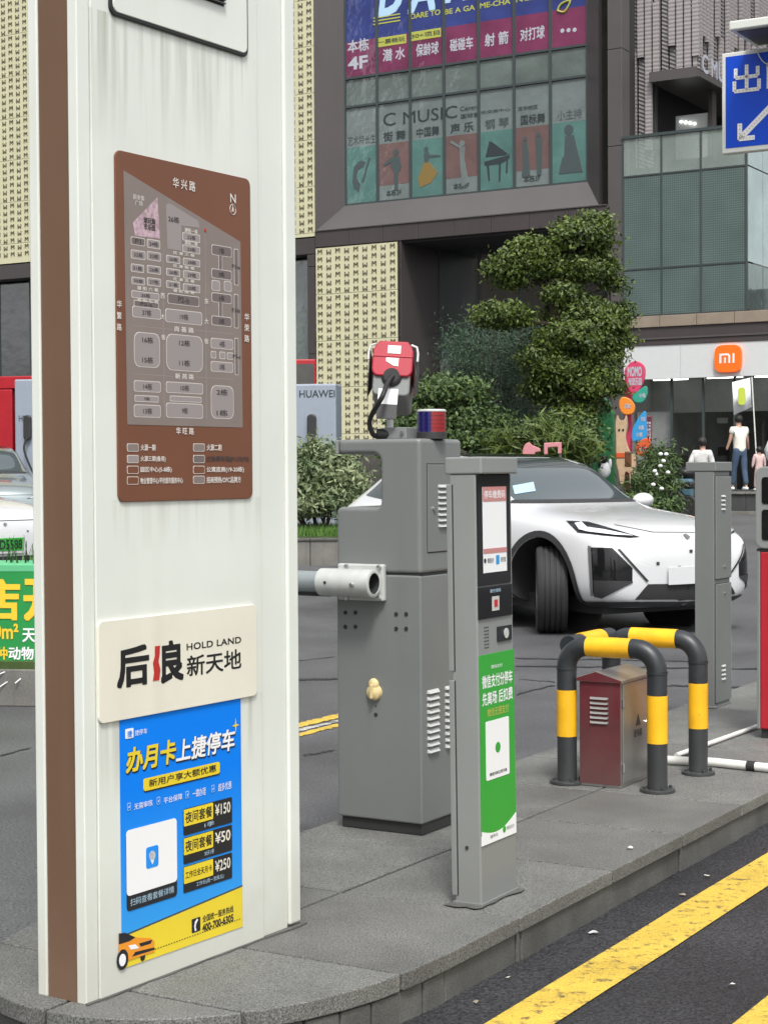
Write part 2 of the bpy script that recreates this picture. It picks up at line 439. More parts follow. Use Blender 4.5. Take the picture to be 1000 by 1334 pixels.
def link(name, me, m, parent=None, smooth=False, bevel=0, seg=2, kind=None):
    if m is not None and not me.materials: me.materials.append(M[m] if isinstance(m, str) else m)
    if smooth:
        me.polygons.foreach_set('use_smooth', [True] * len(me.polygons))
        try: me.set_sharp_from_angle(angle=R(38))
        except Exception: pass
    o = bpy.data.objects.new(name, me); COL.objects.link(o)
    if parent is not None: o.parent = parent
    if bevel:
        b = o.modifiers.new('bevel', 'BEVEL'); b.width = bevel; b.segments = seg; b.limit_method = 'ANGLE'; b.angle_limit = R(40)
    if kind: o['kind'] = kind
    return o
def thing(name, label, cat, loc=(0, 0, 0), rz=0, group=None):
    o = bpy.data.objects.new(name, None); COL.objects.link(o)
    o.empty_display_size = .1
    o.location = loc; o.rotation_euler = (0, 0, rz)
    o['label'] = label; o['category'] = cat
    if group: o['group'] = group
    return o
def rounded(x0, x1, z0, z1, r, n=5):
    p = []
    for cx, cz, a0 in ((x1 - r, z0 + r, -90), (x1 - r, z1 - r, 0), (x0 + r, z1 - r, 90), (x0 + r, z0 + r, 180)):
        for i in range(n + 1):
            a = R(a0 + 90 * i / n); p.append((cx + r * math.cos(a), cz + r * math.sin(a)))
    return p
_tc = {}
def text(body, x0, z0, x1, z1, m, y, parent, name='lettering', bold=.01, shear=0, ax='y', thick=0, spacing=1.0, keep=False, line=1.0):
    """Flat print filling the box x0..x1, z0..z1 on the plane y (facing -y)."""
    key = (body, shear, spacing, line)
    if key not in _tc:
        cu = bpy.data.curves.new('print', 'FONT')
        cu.body = body; cu.size = 1; cu.resolution_u = 3; cu.offset = 0; cu.shear = shear; cu.align_x = 'CENTER'
        cu.space_character = spacing; cu.space_line = line
        ob = bpy.data.objects.new('print', cu); COL.objects.link(ob)
        dg = bpy.context.evaluated_depsgraph_get()
        me = bpy.data.meshes.new_from_object(ob.evaluated_get(dg))
        vs = [tuple(v.co) for v in me.vertices]; fs = [tuple(p.vertices) for p in me.polygons]
        bpy.data.objects.remove(ob); bpy.data.curves.remove(cu); bpy.data.meshes.remove(me)
        _tc[key] = (vs, fs)
    vs, fs = _tc[key]
    if not vs: return None
    ax0 = min(v[0] for v in vs); ax1 = max(v[0] for v in vs); az0 = min(v[1] for v in vs); az1 = max(v[1] for v in vs)
    sx = (x1 - x0) / (ax1 - ax0); sz = (z1 - z0) / (az1 - az0)
    mk = (lambda a, b, d: (a, y - d, b)) if ax == 'y' else ((lambda a, b, d: (y + d, a, b)) if ax == 'x' else (lambda a, b, d: (a, b, y + d)))
    if bold and not thick:      # a heavier face: the same print struck several times, a hair apart
        vv, ff = [], []
        e = max(.00002, abs(z1 - z0) * .0006)
        for k, (du, dv) in enumerate(((0, 0), (-1, -1), (1, 1), (-1, 1), (1, -1), (-1, 0), (1, 0), (0, 1), (0, -1)) if bold > .008 else ((0, 0), (-1, 0), (1, 0))):
            o_ = len(vv)
            vv += [mk(x0 + (v[0] - ax0 + du * bold) * sx, z0 + (v[1] - az0 + dv * bold) * sz, k * e) for v in vs]
            ff += [tuple(i + o_ for i in f) for f in fs]
        me = bpy.data.meshes.new(name); me.from_pydata(vv, [], ff)
        return link(name, me, m, parent)
    pts = [(x0 + (v[0] - ax0) * sx, z0 + (v[1] - az0) * sz) for v in vs]
    me = bpy.data.meshes.new(name)
    if thick:
        n = len(pts)
        cnt = {}
        for f in fs:
            for i in range(len(f)):
                a, b = f[i], f[(i + 1) % len(f)]
                cnt[(a, b)] = 1
        sides = [(a, b, b + n, a + n) for (a, b) in cnt if (b, a) not in cnt]
        me.from_pydata([mk(a, b, 0) for a, b in pts] + [mk(a, b, thick) for a, b in pts], [], [tuple(i + n for i in f) for f in fs] + sides)
    else:
        me.from_pydata([mk(a, b, 0) for a, b in pts], [], fs)
    return link(name, me, m, parent)
def leaves(name, pads, n_clump, n_leaf, size, m, parent, seed=1, cr_=.14, flat=.6, narrow=.5, bottom=-.3):
    """Foliage as leaf-sized faces gathered in clumps over pads (cx,cy,cz,rx,ry,rz)."""
    rg = np.random.default_rng(seed)
    vol = np.array([p[3] * p[4] + p[3] * p[5] for p in pads]); vol = vol / vol.sum()
    P = []; T = []; N = []
    for p, w in zip(pads, vol):
        k = max(4, int(n_clump * w))
        d = rg.normal(size=(k * 3, 3)); d /= np.linalg.norm(d, axis=1)[:, None]
        d = d[d[:, 2] > bottom][:k]; k = len(d)
        rad = rg.uniform(.55, 1.08, size=(k, 1)) ** .6
        c = np.array(p[:3]) + d * np.array(p[3:6]) * rad
        tn = rg.uniform(0, 1, size=k) * .55
        for ci in range(k):
            q = rg.normal(size=(n_leaf, 3)) * np.array([cr_, cr_, cr_ * flat])
            P.append(c[ci] + q); T.append(tn[ci] + rg.uniform(0, .45, n_leaf)); N.append(np.repeat(d[ci][None], n_leaf, 0) + rg.normal(size=(n_leaf, 3)) * .7)
    P = np.concatenate(P); T = np.concatenate(T); N = np.concatenate(N)
    n = len(P); N /= np.linalg.norm(N, axis=1)[:, None]
    a = np.cross(N, rg.normal(size=(n, 3))); a /= np.linalg.norm(a, axis=1)[:, None] + 1e-9
    b = np.cross(N, a)
    s = size * rg.uniform(.6, 1.3, size=(n, 1))
    vs = np.stack([P - a * s, P - b * s * narrow, P + a * s, P + b * s * narrow], 1).reshape(-1, 3)
    me = bpy.data.meshes.new(name)
    me.vertices.add(4 * n); me.vertices.foreach_set('co', vs.ravel())
    me.loops.add(4 * n); me.loops.foreach_set('vertex_index', np.arange(4 * n, dtype=np.int32))
    me.polygons.add(n); me.polygons.foreach_set('loop_start', np.arange(0, 4 * n, 4, dtype=np.int32)); me.polygons.foreach_set('loop_total', np.full(n, 4, dtype=np.int32))
    me.update(calc_edges=True)
    at = me.attributes.new('tint', 'FLOAT', 'POINT'); at.data.foreach_set('value', np.repeat(np.clip(T, 0, 1), 4))
    return link(name, me, m, parent)
def structure(o): o['kind'] = 'structure'; return o
def ground_z(Y): return max(0.0, .036 * (Y - 20))

# ================================================================== GROUND AND ROAD
g = MB()
ys = [-60, 20, 40, 70, 150, 400]
xs = [-300, -60, -20, 0, 20, 60, 300]
for y in ys:
    for x in xs: g.v.append((x, y, ground_z(min(y, 45))))
for j in range(len(ys) - 1):
    for i in range(len(xs) - 1):
        a = j * len(xs) + i; g.f.append((a, a + 1, a + 1 + len(xs), a + len(xs)))
structure(g.build('ground', 'asphalt'))
def sheet(name, pts, m, z=.004, dz=0):
    mb = MB(); mb.v = [(p.x, p.y, z) for p in pts]; mb.f = [tuple(range(len(pts)))]
    return structure(mb.build(name, m))
# darker damp lane to the right of the island
sheet('road', [isl(-8, .5, 0), isl(-1.0, .5, 0), isl(-.5, .12, 0), isl(0, .06, 0), isl(30, .06, 0), isl(30, -9, 0), isl(-8, -9, 0)], 'near_asphalt', .004)
def marking(name, s0, s1, t0, t1, m, z=.008, wob=.004):
    mb = MB(); n = 60
    for i in range(n + 1):
        s = s0 + (s1 - s0) * i / n
        for t in (t0, t1):
            p = isl(s, t + random.uniform(-wob, wob), z); mb.v.append(tuple(p))
    mb.f = [(2 * i, 2 * i + 1, 2 * i + 3, 2 * i + 2) for i in range(n)]
    return structure(mb.build(name, m))
marking('road_marking', -6, 26, -.36, -.182, 'road_yellow')
marking('road_marking', -6, 26, -.97, -.792, 'road_yellow')
marking('road_marking', 2.6, 4.6, 3.42, 3.52, 'road_yellow', .004, .012)
marking('road_marking', 2.9, 4.4, 3.22, 3.29, 'road_yellow', .004, .012)
marking('road_marking', 2.2, 4.5, 3.32, 3.38, 'road_white', .004, .012)
def seam(a, b, w, name='tar_seam'):
    mb = MB(); n = 24
    for i in range(n + 1):
        k = i / n; x = a[0] + (b[0] - a[0]) * k; y = a[1] + (b[1] - a[1]) * k + random.uniform(-.03, .03)
        ww = w * random.uniform(.4, 1.2)
        mb.v += [(x, y - ww, .004), (x, y + ww, .004)]
    mb.f = [(2 * i, 2 * i + 2, 2 * i + 3, 2 * i + 1) for i in range(n)]
    structure(mb.build(name, 'tar'))
for (ax, ay, bx, by, w) in ((672, 868, 1000, 872, .05), (380, 886, 440, 885, .07), (672, 858, 905, 862, .03), (845, 893, 1000, 897, .05), (672, 905, 722, 893, .03), (380, 862, 436, 856, .02), (0, 985, 40, 975, .03), (676, 885, 722, 889, .02), (395, 985, 436, 978, .02)):
    seam(atz(ax, ay, 0), atz(bx, by, 0), w)

# ================================================================== TRAFFIC ISLAND
def island_outline(off=0.0, n=22):
    pts = [(16, 0 + off)]
    for i in range(n + 1):
        a = math.pi * i / n
        sx = -.47 - (1.0 - off) * abs(math.sin(a)) ** .85
        tt = .665 - (.665 - off) * math.cos(a)
        pts.append((sx, tt))
    pts.append((16, 1.33 - off))
    return pts           # clockwise-ish in (s,t): right end near -> nose -> right end far
out0 = island_outline(0)
ti = MB()
n = len(out0)
inner = island_outline(.03)
ti.v = [tuple(isl(s, t, 0)) for s, t in inner] + [tuple(isl(s, t, .1)) for s, t in inner]
ti.f = [tuple(range(n)), tuple(range(n, 2 * n))] + [(i, (i + 1) % n, (i + 1) % n + n, i + n) for i in range(n)]
island = structure(ti.build('traffic_island', 'kerb'))
def clip(poly, outl):
    c = (sum(p[0] for p in outl) / len(outl), sum(p[1] for p in outl) / len(outl))
    for i in range(len(outl)):
        a, b = outl[i], outl[(i + 1) % len(outl)]
        ins = lambda p: ((b[0] - a[0]) * (p[1] - a[1]) - (b[1] - a[1]) * (p[0] - a[0])) * sgn >= -1e-9
        sgn = 1 if ((b[0] - a[0]) * (c[1] - a[1]) - (b[1] - a[1]) * (c[0] - a[0])) > 0 else -1
        res = []
        for j in range(len(poly)):
            p, q = poly[j], poly[(j + 1) % len(poly)]
            ip, iq = ins(p), ins(q)
            if ip: res.append(p)
            if ip != iq:
                d1 = (b[0] - a[0]) * (p[1] - a[1]) - (b[1] - a[1]) * (p[0] - a[0])
                d2 = (b[0] - a[0]) * (q[1] - a[1]) - (b[1] - a[1]) * (q[0] - a[0])
                k = d1 / (d1 - d2); res.append((p[0] + (q[0] - p[0]) * k, p[1] + (q[1] - p[1]) * k))
        poly = res
        if len(poly) < 3: return []
    return poly
ss = [-1.6, -1.22, -.72, 0, .745, 1.425, 2.11] + [2.11 + .69 * i for i in range(1, 19)]
for r_, (ta, tb) in enumerate(((-.1, .668), (.668, 1.5))):
    off = [0, .0][r_]
    for i in range(len(ss) - 1):
        sa, sb = ss[i], ss[i + 1]
        if r_ == 1 and i < 3: sa, sb = (ss[i] + (.18 if i else 0)), ss[i + 1] + (.18 if i < 2 else 0)
        g_ = .0058
        poly = clip([(sa + g_, ta + g_), (sb - g_, ta + g_), (sb - g_, tb - g_), (sa + g_, tb - g_)], island_outline(0))
        if len(poly) < 3: continue
        z1 = .15 + random.uniform(-.0015, .0015)
        mb = MB(); m_ = len(poly)
        mb.v = [tuple(isl(s, t, .1)) for s, t in poly] + [tuple(isl(s, t, z1)) for s, t in poly]
        mb.f = [tuple(range(m_)), tuple(range(m_, 2 * m_))] + [(k, (k + 1) % m_, (k + 1) % m_ + m_, k + m_) for k in range(m_)]
        mb.build('paving_slab', random.choice(['granite', 'granite', 'granite2']), island, bevel=.004)
# kerb stones under the slab edge
def kerb_block(a, b, zt):
    d = Vector((b[0] - a[0], b[1] - a[1])).normalized(); nn = Vector((-d.y, d.x))
    cen = Vector((2, .665)); mid = Vector(((a[0] + b[0]) / 2, (a[1] + b[1]) / 2))
    if a[0] < 0 or b[0] < 0: cen = Vector((-.2, .665))
    if (cen - mid).dot(nn) < 0: nn = -nn
    o1 = .012 + random.uniform(-.004, .004); g_ = .0035
    pa, pb = Vector(a) + d * g_, Vector(b) - d * g_
    q = [pa + nn * o1, pb + nn * (o1 + random.uniform(-.002, .002)), pb + nn * .09, pa + nn * .09]
    mb = MB(); mb.v = [tuple(isl(p.x, p.y, -.03)) for p in q] + [tuple(isl(p.x, p.y, zt)) for p in q]
    mb.f = [(0, 1, 2, 3), (4, 5, 6, 7), (0, 1, 5, 4), (1, 2, 6, 5), (2, 3, 7, 6), (3, 0, 4, 7)]
    mb.build('kerb_stone', 'kerb', island, bevel=.006)
sx_ = [0, .03, .745, 1.425] + [2.11 + .69 * i for i in range(0, 19)]
for i in range(len(sx_) - 1): kerb_block((sx_[i], 0), (sx_[i + 1], 0), .097)
for i in range(len(sx_) - 1): kerb_block((sx_[i], 1.33), (sx_[i + 1], 1.33), .097)
fine = island_outline(0, 400)[1:-1]
path = [(0, 0)] + fine + [(0, 1.33)]
acc = 0; last = path[0]; prev = path[0]
for p in path[1:]:
    acc += math.hypot(p[0] - prev[0], p[1] - prev[1]); prev = p
    if acc > .118: kerb_block(last, p, .095); last = p; acc = 0
kerb_block(last, path[-1], .095)

# litter on the road and slabs
for i, (px, py, z) in enumerate(((920, 1142, .006), (888, 1166, .006), (773, 1216, .006), (662, 1274, .006), (620, 1306, .006), (820, 1105, .152), (952, 1284, .006))):
    q = atz(px, py, z + .003); a = random.uniform(0, 6)
    mb = MB(); r1 = random.uniform(.008, .02)
    k = 5 + i % 3
    mb.v = [(r1 * math.cos(2 * math.pi * j / k + a) * random.uniform(.6, 1.2), .6 * r1 * math.sin(2 * math.pi * j / k + a), random.uniform(0, .008)) for j in range(k)]
    mb.f = [tuple(range(k))]
    o = mb.build('litter_scrap', ['cream', 'beige', 'aluminium'][i % 3]); o.location = q
    o['label'] = 'small scrap of litter lying on the lane or the paving beside the kerb'; o['category'] = 'litter'; o['group'] = 'scraps of litter near the kerb'

# ================================================================== SIGN PYLON
PR = R(90 - 33.3)
fp = Frame(isl(-1.381, .6), PR)
pyl = thing('sign_pylon', 'tall white sign pylon with brown end, map board and blue parking poster', 'sign pylon', fp.loc, PR)
H_ = 3.35; D_ = .178; L_ = .961
b = MB().box(.012, L_ - .012, .02, D_ - .02, .0, H_); b.build('core', 'white', pyl)
MB().box(.05, .775, -.004, .02, .0, H_).build('front_panel', 'white_front', pyl, bevel=.002)
MB().prism([(0, 0), (.048, 0), (.048, .028), (.034, .028), (.034, .034), (0, .034)], 0, H_, 'z').build('corner_post', 'white', pyl, bevel=.004)
MB().box(.7775, .901, .001, .02, .0, H_).build('side_panel', 'white', pyl, bevel=.002)
MB().prism([(.903, -.008), (L_, -.008), (L_, D_), (.903, D_)], .012, H_, 'z').build('end_post', 'white', pyl, bevel=.008, seg=3)
MB().box(-.0, .03, D_ - .034, D_, .0, H_).build('rear_post', 'white', pyl, bevel=.004)
MB().box(.004, .012, .036, D_ - .036, 0.0, 2.72).build('end_panel', 'brown', pyl, bevel=.001)
MB().box(.004, .012, .036, D_ - .036, 2.723, H_).build('end_panel', 'brown', pyl, bevel=.001)
MB().box(.012, L_, D_ - .02, D_, .0, H_).build('rear_panel', 'white', pyl)
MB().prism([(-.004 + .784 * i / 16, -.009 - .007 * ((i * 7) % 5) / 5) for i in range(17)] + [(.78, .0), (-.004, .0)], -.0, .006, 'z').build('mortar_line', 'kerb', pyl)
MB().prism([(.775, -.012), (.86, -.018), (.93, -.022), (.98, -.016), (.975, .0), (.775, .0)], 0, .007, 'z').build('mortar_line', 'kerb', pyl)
# speaker / screen housing at the top
x0, z0 = fp.on(140, 18); x1, _ = fp.on(321, 78)
fr = MB().prism(rounded(.118, .722, 2.650, 3.28, .025), -.012, -.004).build('display_frame', 'black', pyl, bevel=.003)
MB().prism(rounded(.128, .712, 2.660, 3.27, .02), -.016, -.008).build('display_face', 'white', fr, bevel=.002)
xa, za = fp.on(200, 10); xb, zb = fp.on(283, 41)
MB().box(.23, .60, -.018, -.014, 2.775, 3.235).build('display_backing', 'gap', fr)
for i in range(46):
    MB().prism([(-.0275, 2.78 + i * .0098), (-.0275, 2.783 + i * .0098), (-.018, 2.787 + i * .0098), (-.018, 2.78 + i * .0098)], .232, .598, 'x').build('louvre_slat', 'louvre', fr)
# map board
mpb = MB().prism(rounded(.135, .728, 1.34, 2.292, .022), -.010, -.004).build('map_board', 'map_brown', pyl, bevel=.0015)
def mp(px, py): return fp.on(px, py, -.010)
yb = -.0105
def mpoly(pts, m, dy, name, px=True, r=0):
    q = [mp(*p) for p in pts] if px else pts
    return MB().prism(q, yb - dy, yb + .0004).build(name, m, mpb)
mpoly([(161, 222), (313, 315), (316, 557), (166, 553)], 'map_field', .0004, 'map_field')
def mrect(x0, y0, x1, y1, m='map_block', dy=.0008, name='map_block', outline=True):
    a = mp(x0, y0); b_ = mp(x1, y1); cx = mp((x0 + x1) / 2, (y0 + y1) / 2)
    w = abs(b_[0] - a[0]) / 2; h = abs(mp(x0, y1)[1] - mp(x0, y0)[1]) / 2
    r = min(w, h) * .45
    if outline: MB().prism(rounded(cx[0] - w - .0016, cx[0] + w + .0016, cx[1] - h - .0016, cx[1] + h + .0016, r, 3), yb - dy + .0002, yb).build('map_outline', 'map_text', mpb)
    MB().prism(rounded(cx[0] - w, cx[0] + w, cx[1] - h, cx[1] + h, r, 3), yb - dy, yb).build(name, m, mpb)
    return cx, w, h
def mtext(s, x0, y0, x1, y1, m='map_text', dy=.0012, bold=.015):
    """centre pixels box"""
    a = mp((x0 + x1) / 2, (y0 + y1) / 2)
    w = abs(mp(x1, y0)[0] - mp(x0, y0)[0]) / 2; h = abs(mp(x0, y1)[1] - mp(x0, y0)[1]) / 2
    text(s, a[0] - w, a[1] - h, a[0] + w, a[1] + h, m, yb - dy, mpb, bold=bold)
for (xx0, yy0, xx1, yy1) in ((218, 265, 256, 299),):
    pass
mpoly([(173, 290), (205, 257), (208, 311), (176, 307)], 'map_pink', .0008, 'map_plaza')
mpoly([(216, 266), (221, 265), (258, 288), (260, 297), (236, 294), (236, 327), (218, 324)], 'map_block', .0008, 'map_block')
for bx in ((171, 310, 188, 319, 'P1', 'map_dark'), (192, 313, 208, 323, '24栋', 0), (171, 327, 189, 337, '32栋', 0), (192, 329, 209, 339, '33栋', 0), (171, 345, 187, 354, '31栋', 0), (192, 347, 209, 356, '26栋', 0), (172, 362, 188, 370, '30栋', 0), (192, 363, 209, 372, '27栋', 0),
           (172, 381, 207, 389, '35栋', 0), (175, 393, 206, 400, 'P2-a', 'map_dark'), (173, 401, 209, 414, '37栋', 0), (238, 305, 260, 314, '22栋', 0), (238, 321, 260, 329, '23栋', 0),
           (217, 334, 234, 342, '25栋', 0), (239, 338, 260, 346, '28栋', 0), (217, 351, 234, 359, '26栋', 0), (239, 354, 260, 363, '29栋', 0), (217, 367, 234, 375, '21栋', 0), (239, 371, 260, 380, '20栋', 0), (219, 385, 259, 397, 'P2-b', 'map_dark'),
           (216, 405, 263, 421, '19栋', 0), (276, 321, 301, 333, '7栋', 'map_dark'), (276, 352, 301, 363, '8栋', 'map_dark'), (276, 383, 301, 394, '6栋', 'map_dark'), (276, 413, 301, 424, '5栋', 'map_dark'),
           (285, 333, 289, 351, '', 'map_dark'), (285, 394, 289, 412, '', 'map_dark'), (276, 366, 286, 378, '', 0), (292, 367, 301, 379, '', 0),
           (305, 325, 310, 371, '', 'map_dark'), (305, 384, 310, 427, '', 'map_dark'), (306, 441, 310, 488, '', 'map_dark'),
           (175, 434, 208, 478, '', 0), (217, 437, 264, 483, '', 0), (275, 442, 303, 454, '4栋', 0), (275, 458, 281, 466, '', 0), (286, 459, 293, 467, '', 0), (296, 460, 303, 468, '', 0), (275, 472, 303, 484, '3栋', 0),
           (175, 497, 209, 510, '14栋', 0), (176, 516, 206, 523, '7栋', 0), (175, 528, 209, 543, '13栋', 0), (217, 499, 264, 512, '10栋', 0), (222, 517, 262, 523, '', 0), (217, 526, 264, 544, '9栋', 0), (275, 503, 304, 545, '', 0)):
    c, w, h = mrect(bx[0], bx[1], bx[2], bx[3], bx[5] or 'map_block')
    if bx[4]:
        tw = min(w * .75, .016 * len(bx[4]) / 2.6); th = min(h * .62, .0085)
        text(bx[4], c[0] - tw, c[1] - th, c[0] + tw, c[1] + th, 'map_num', yb - .0012, mpb, bold=.01)
for s, x, y in (('16栋', 192, 443), ('15栋', 192, 469), ('12栋', 240, 447), ('11栋', 240, 473), ('2栋', 289, 511), ('1栋', 289, 538), ('26栋', 226, 286)):
    mtext(s, x - 7, y - 4, x + 7, y + 4, 'map_num')
mtext('P3-a', 302, 345, 312, 350, 'map_num'); mtext('P3-b', 302, 402, 312, 407, 'map_num'); mtext('P3-c', 303, 462, 313, 467, 'map_num')
mtext('潮玩集\n市乐园', 187, 284, 202, 300, 'map_num', bold=.03)
mtext('蔚来集\n广场', 173, 254, 188, 268, bold=.005)
for s, x0, y0, x1, y1 in (('华 兴 路', 225, 234, 254, 247), ('N', 299.5, 253, 306.5, 264), ('潮街一巷', 240, 298, 257, 304), ('潮街二巷', 240, 314, 257, 320), ('花 漾 三 巷', 225, 329, 253, 333), ('花 漾 街 巷', 225, 346, 253, 350), ('花 漾 五 巷', 225, 363, 253, 367), ('潮 街 南 巷', 225, 378, 253, 382), ('潮 街 六 巷', 178, 374, 206, 379), ('潮 街 七 巷', 178, 390, 206, 394),
                           ('尚 荟 路', 227, 426, 252, 433), ('新 苑 路', 228, 487, 252, 494), ('华 旺 路', 229, 557, 252, 566), ('西', 209, 382, 214, 389), ('大', 209, 409, 214, 416), ('街', 210, 436, 215, 443), ('东', 266, 389, 271, 396), ('大', 266, 415, 271, 422), ('街', 266, 441, 271, 448)):
    mtext(s, x0, y0, x1, y1)
for s, x, ys_ in (('华繁路', 155, (396, 411, 426)), ('华荣路', 321, (413, 427, 441))):
    for ch, y in zip(s, ys_): mtext(ch, x - 3, y - 4.5, x + 3, y + 4.5)
cN = mp(303, 273)
MB().tube([(cN[0] + .0135 * math.cos(2 * math.pi * k / 24), yb - .0008, cN[1] + .0155 * math.sin(2 * math.pi * k / 24)) for k in range(25)], .0009, 5).build('compass_ring', 'map_text', mpb)
MB().prism([(cN[0], cN[1] + .014), (cN[0] + .0045, cN[1] - .008), (cN[0], cN[1] - .003), (cN[0] - .0045, cN[1] - .008)], yb - .0015, yb - .0005).build('compass_arrow', 'map_text', mpb)
cr1 = mp(267, 300); MB().cyl((cr1[0], yb, cr1[1]), (cr1[0], yb - .002, cr1[1]), .0045).build('location_dot', 'red', mpb)
for (ax_, ay_, bx_, by_) in ((267, 302, 268, 545), (212, 330, 213, 545), (172, 424, 225, 428), (254, 430, 303, 434), (174, 487, 226, 489), (254, 491, 304, 494)):
    a = mp(ax_, ay_); c = mp(bx_, by_); w = .0008
    if abs(ax_ - bx_) < 3: MB().box(a[0] - w, a[0] + w, yb - .0006, yb, c[1], a[1]).build('map_road', 'map_block', mpb)
    else: MB().box(a[0], c[0], yb - .0006, yb, a[1] - w, a[1] + w).build('map_road', 'map_block', mpb)
for i, (x, y, s, m) in enumerate(((173, 583, '火源一期', 'map_field'), (173, 598, '火源三期(备用)', 'map_block'), (173, 612, '园区中心(5-8栋)', 'map_brown'), (173, 626, '物业管理中心/平价超市服务中心', 'map_brown'), (259, 583, '火源二期', 'map_field'), (259, 598, '立体停车场(P1,P2,P3)', 'map_dark'), (259, 612, '公寓底商(19-20栋)', 'map_brown'), (259, 625, '招商预热/OFC品牌方', 'map_field'))):
    mrect(x - 7, y - 4.5, x + 7, y + 4.5, m, .0008, 'legend_block')
    wd = len(s) * 5.2 if len(s) < 8 else len(s) * 4.4
    wd = min(wd, 60)
    mtext(s, x + 10, y - 4, x + 10 + wd * .92, y + 4, 'map_text' if '停车' not in s else 'map_num', bold=.02)
# nameplate
npl = MB().prism(rounded(.048, .74, .747, 1.022, .018), -.012, -.004).build('nameplate', 'cream', pyl, bevel=.0015)
yn = -.0125
def npt(s, a, b_, m, **k):
    p = fp.on(a[0], a[1], yn); q = fp.on(b_[0], b_[1], yn); e = (q[1] - p[1]) * .12; text(s, p[0], p[1] - e, q[0], q[1] + e, m, yn, npl, **k)
npt('后', (154, 891), (193, 845), 'black', bold=.032)
npt('良', (211, 884), (238, 839), 'black', bold=.036)
pz = [(202, 842), (208.5, 841), (208, 852), (206.5, 862), (209, 872), (207.5, 886), (199.5, 887), (201, 876), (199.5, 864), (202, 854)]
MB().prism([fp.on(*p, yn) for p in pz], yn - .0008, yn + .001).build('red_stroke', 'red', npl)
npt('HOLD LAND', (243.5, 846.5), (314, 830), 'black', bold=.018, spacing=1.05)
npt('新天地', (244, 879), (314, 847.5), 'black', bold=.014)
# poster
pos = MB().box(.135, .667, -.0055, -.0042, .135, .748).build('poster', 'p_blue', pyl)
MB().prism([(.135, .066), (.667, .062), (.667, .182), (.135, .152)], -.0062, -.0045).build('poster_band', 'p_yellow', pos)
MB().prism([(.135, .153), (.667, .183), (.667, .187), (.135, .157)], -.0066, -.0056).build('poster_line', 'mullion', pos)
yp = -.0068
def pw(px, py): return fp.on(px, py, yp)
def pt(s, a, b_, m, dy=0, **k):
    p = pw(*a); q = pw(*b_); e = (q[1] - p[1]) * .12; text(s, p[0], p[1] - e, q[0], q[1] + e, m, yp - dy, pos, **k)
def prr(cx0, cy0, cx1, cy1, m, name, dy=0, r=.004):
    """rounded block from the pixels of its bottom-left and top-right corners"""
    a = pw(cx0, cy0); c = pw(cx1, cy1)
    MB().prism(rounded(a[0], c[0], a[1], c[1], r, 4), yp - dy - .0003, yp - dy + .0002).build(name, m, pos)
prr(163.5, 963, 174, 948, 'p_white', 'brand_mark'); pt('捷', (166, 960), (172, 952), 'p_blue', .001)
pt('捷停车', (176, 958), (192, 949), 'p_white', bold=.002)
for m, d, sh in (('p_black', 0, .0035), ('p_yellow', .001, 0)):
    a = pw(164.5, 1007); c = pw(228.5, 963)
    text('办月卡', a[0] + sh, a[1] - sh, c[0] + sh * .6, c[1] - sh, m, yp - d, pos, bold=.03 if m != 'p_black' else .045, shear=.12)
for m, d, sh in (('p_black', 0, .0035), ('p_white', .001, 0)):
    a = pw(229.5, 993); c = pw(305.5, 949)
    text('上捷停车', a[0] + sh, a[1] - sh, c[0] + sh * .6, c[1] - sh, m, yp - d, pos, bold=.022 if m != 'p_black' else .04, shear=.12)
a = pw(187, 1031); c = pw(286, 992)
MB().prism(rounded(a[0] + .002, c[0] + .002, a[1] - .004, c[1] - .004, .008), yp - .0003, yp).build('tag_shadow', 'p_black', pos)
MB().prism(rounded(a[0], c[0], a[1], c[1], .008), yp - .0012, yp).build('tag', 'p_yellow', pos)
pt('新用户享大额优惠', (194, 1024.5), (281, 996.5), 'p_black', .0016, bold=.012)
star = [pw(307, 939)[0], pw(307, 945)[1]]
sp_ = [(star[0] + r * math.cos(R(a)), star[1] + r * math.sin(R(a)) * 1.3) for a, r in zip(range(0, 360, 45), [.017, .004] * 4)]
MB().prism(sp_, yp - .0004, yp).build('star', 'p_yellow', pos)
for s, x, y in (('无需审核', 166, 1052), ('平台保障', 204.5, 1044), ('一键办理', 242, 1036), ('超多优惠', 275.5, 1028)):
    a = pw(x, y + 4.5); w = .0085
    MB().prism(rounded(a[0], a[0] + w * 1.7, a[1], a[1] + .021, .002, 2), yp - .0003, yp).build('tick_box', 'p_pale', pos)
    MB().prism(rounded(a[0] + .0015, a[0] + w * 1.7 - .0015, a[1] + .0018, a[1] + .0192, .002, 2), yp - .0006, yp).build('tick_box_inner', 'p_blue', pos)
    MB().prism([(a[0] + .004, a[1] + .012), (a[0] + .007, a[1] + .006), (a[0] + .012, a[1] + .015), (a[0] + .007, a[1] + .009)], yp - .0009, yp).build('tick', 'p_white', pos)
    pt(s, (x + 9, y + 2.5), (x + 33 - (x > 240) * 7, y - 10), 'p_white', bold=.004)
a = pw(165.5, 1188); c = pw(230, 1067)
MB().prism(rounded(a[0], c[0], a[1], c[1], .012), yp - .0004, yp).build('code_caption_plate', 'p_black', pos)
MB().prism(rounded(a[0], c[0], a[1] + .042, c[1] + .004, .012), yp - .0009, yp).build('blank_code_plate', 'p_white', pos)
cx = (a[0] + c[0]) / 2; cz = (a[1] + c[1]) / 2 + .022
MB().prism(rounded(cx - .026, cx + .026, cz - .03, cz + .03, .008), yp - .0014, yp).build('code_logo', 'p_blue', pos)
MB().lathe([(.013, 0), (.013, .0005), (.009, .0005), (.009, 0), (.013, 0)], (cx, yp - .0019, cz + .004), 16, 'y').build('pin_ring', 'p_white', pos)
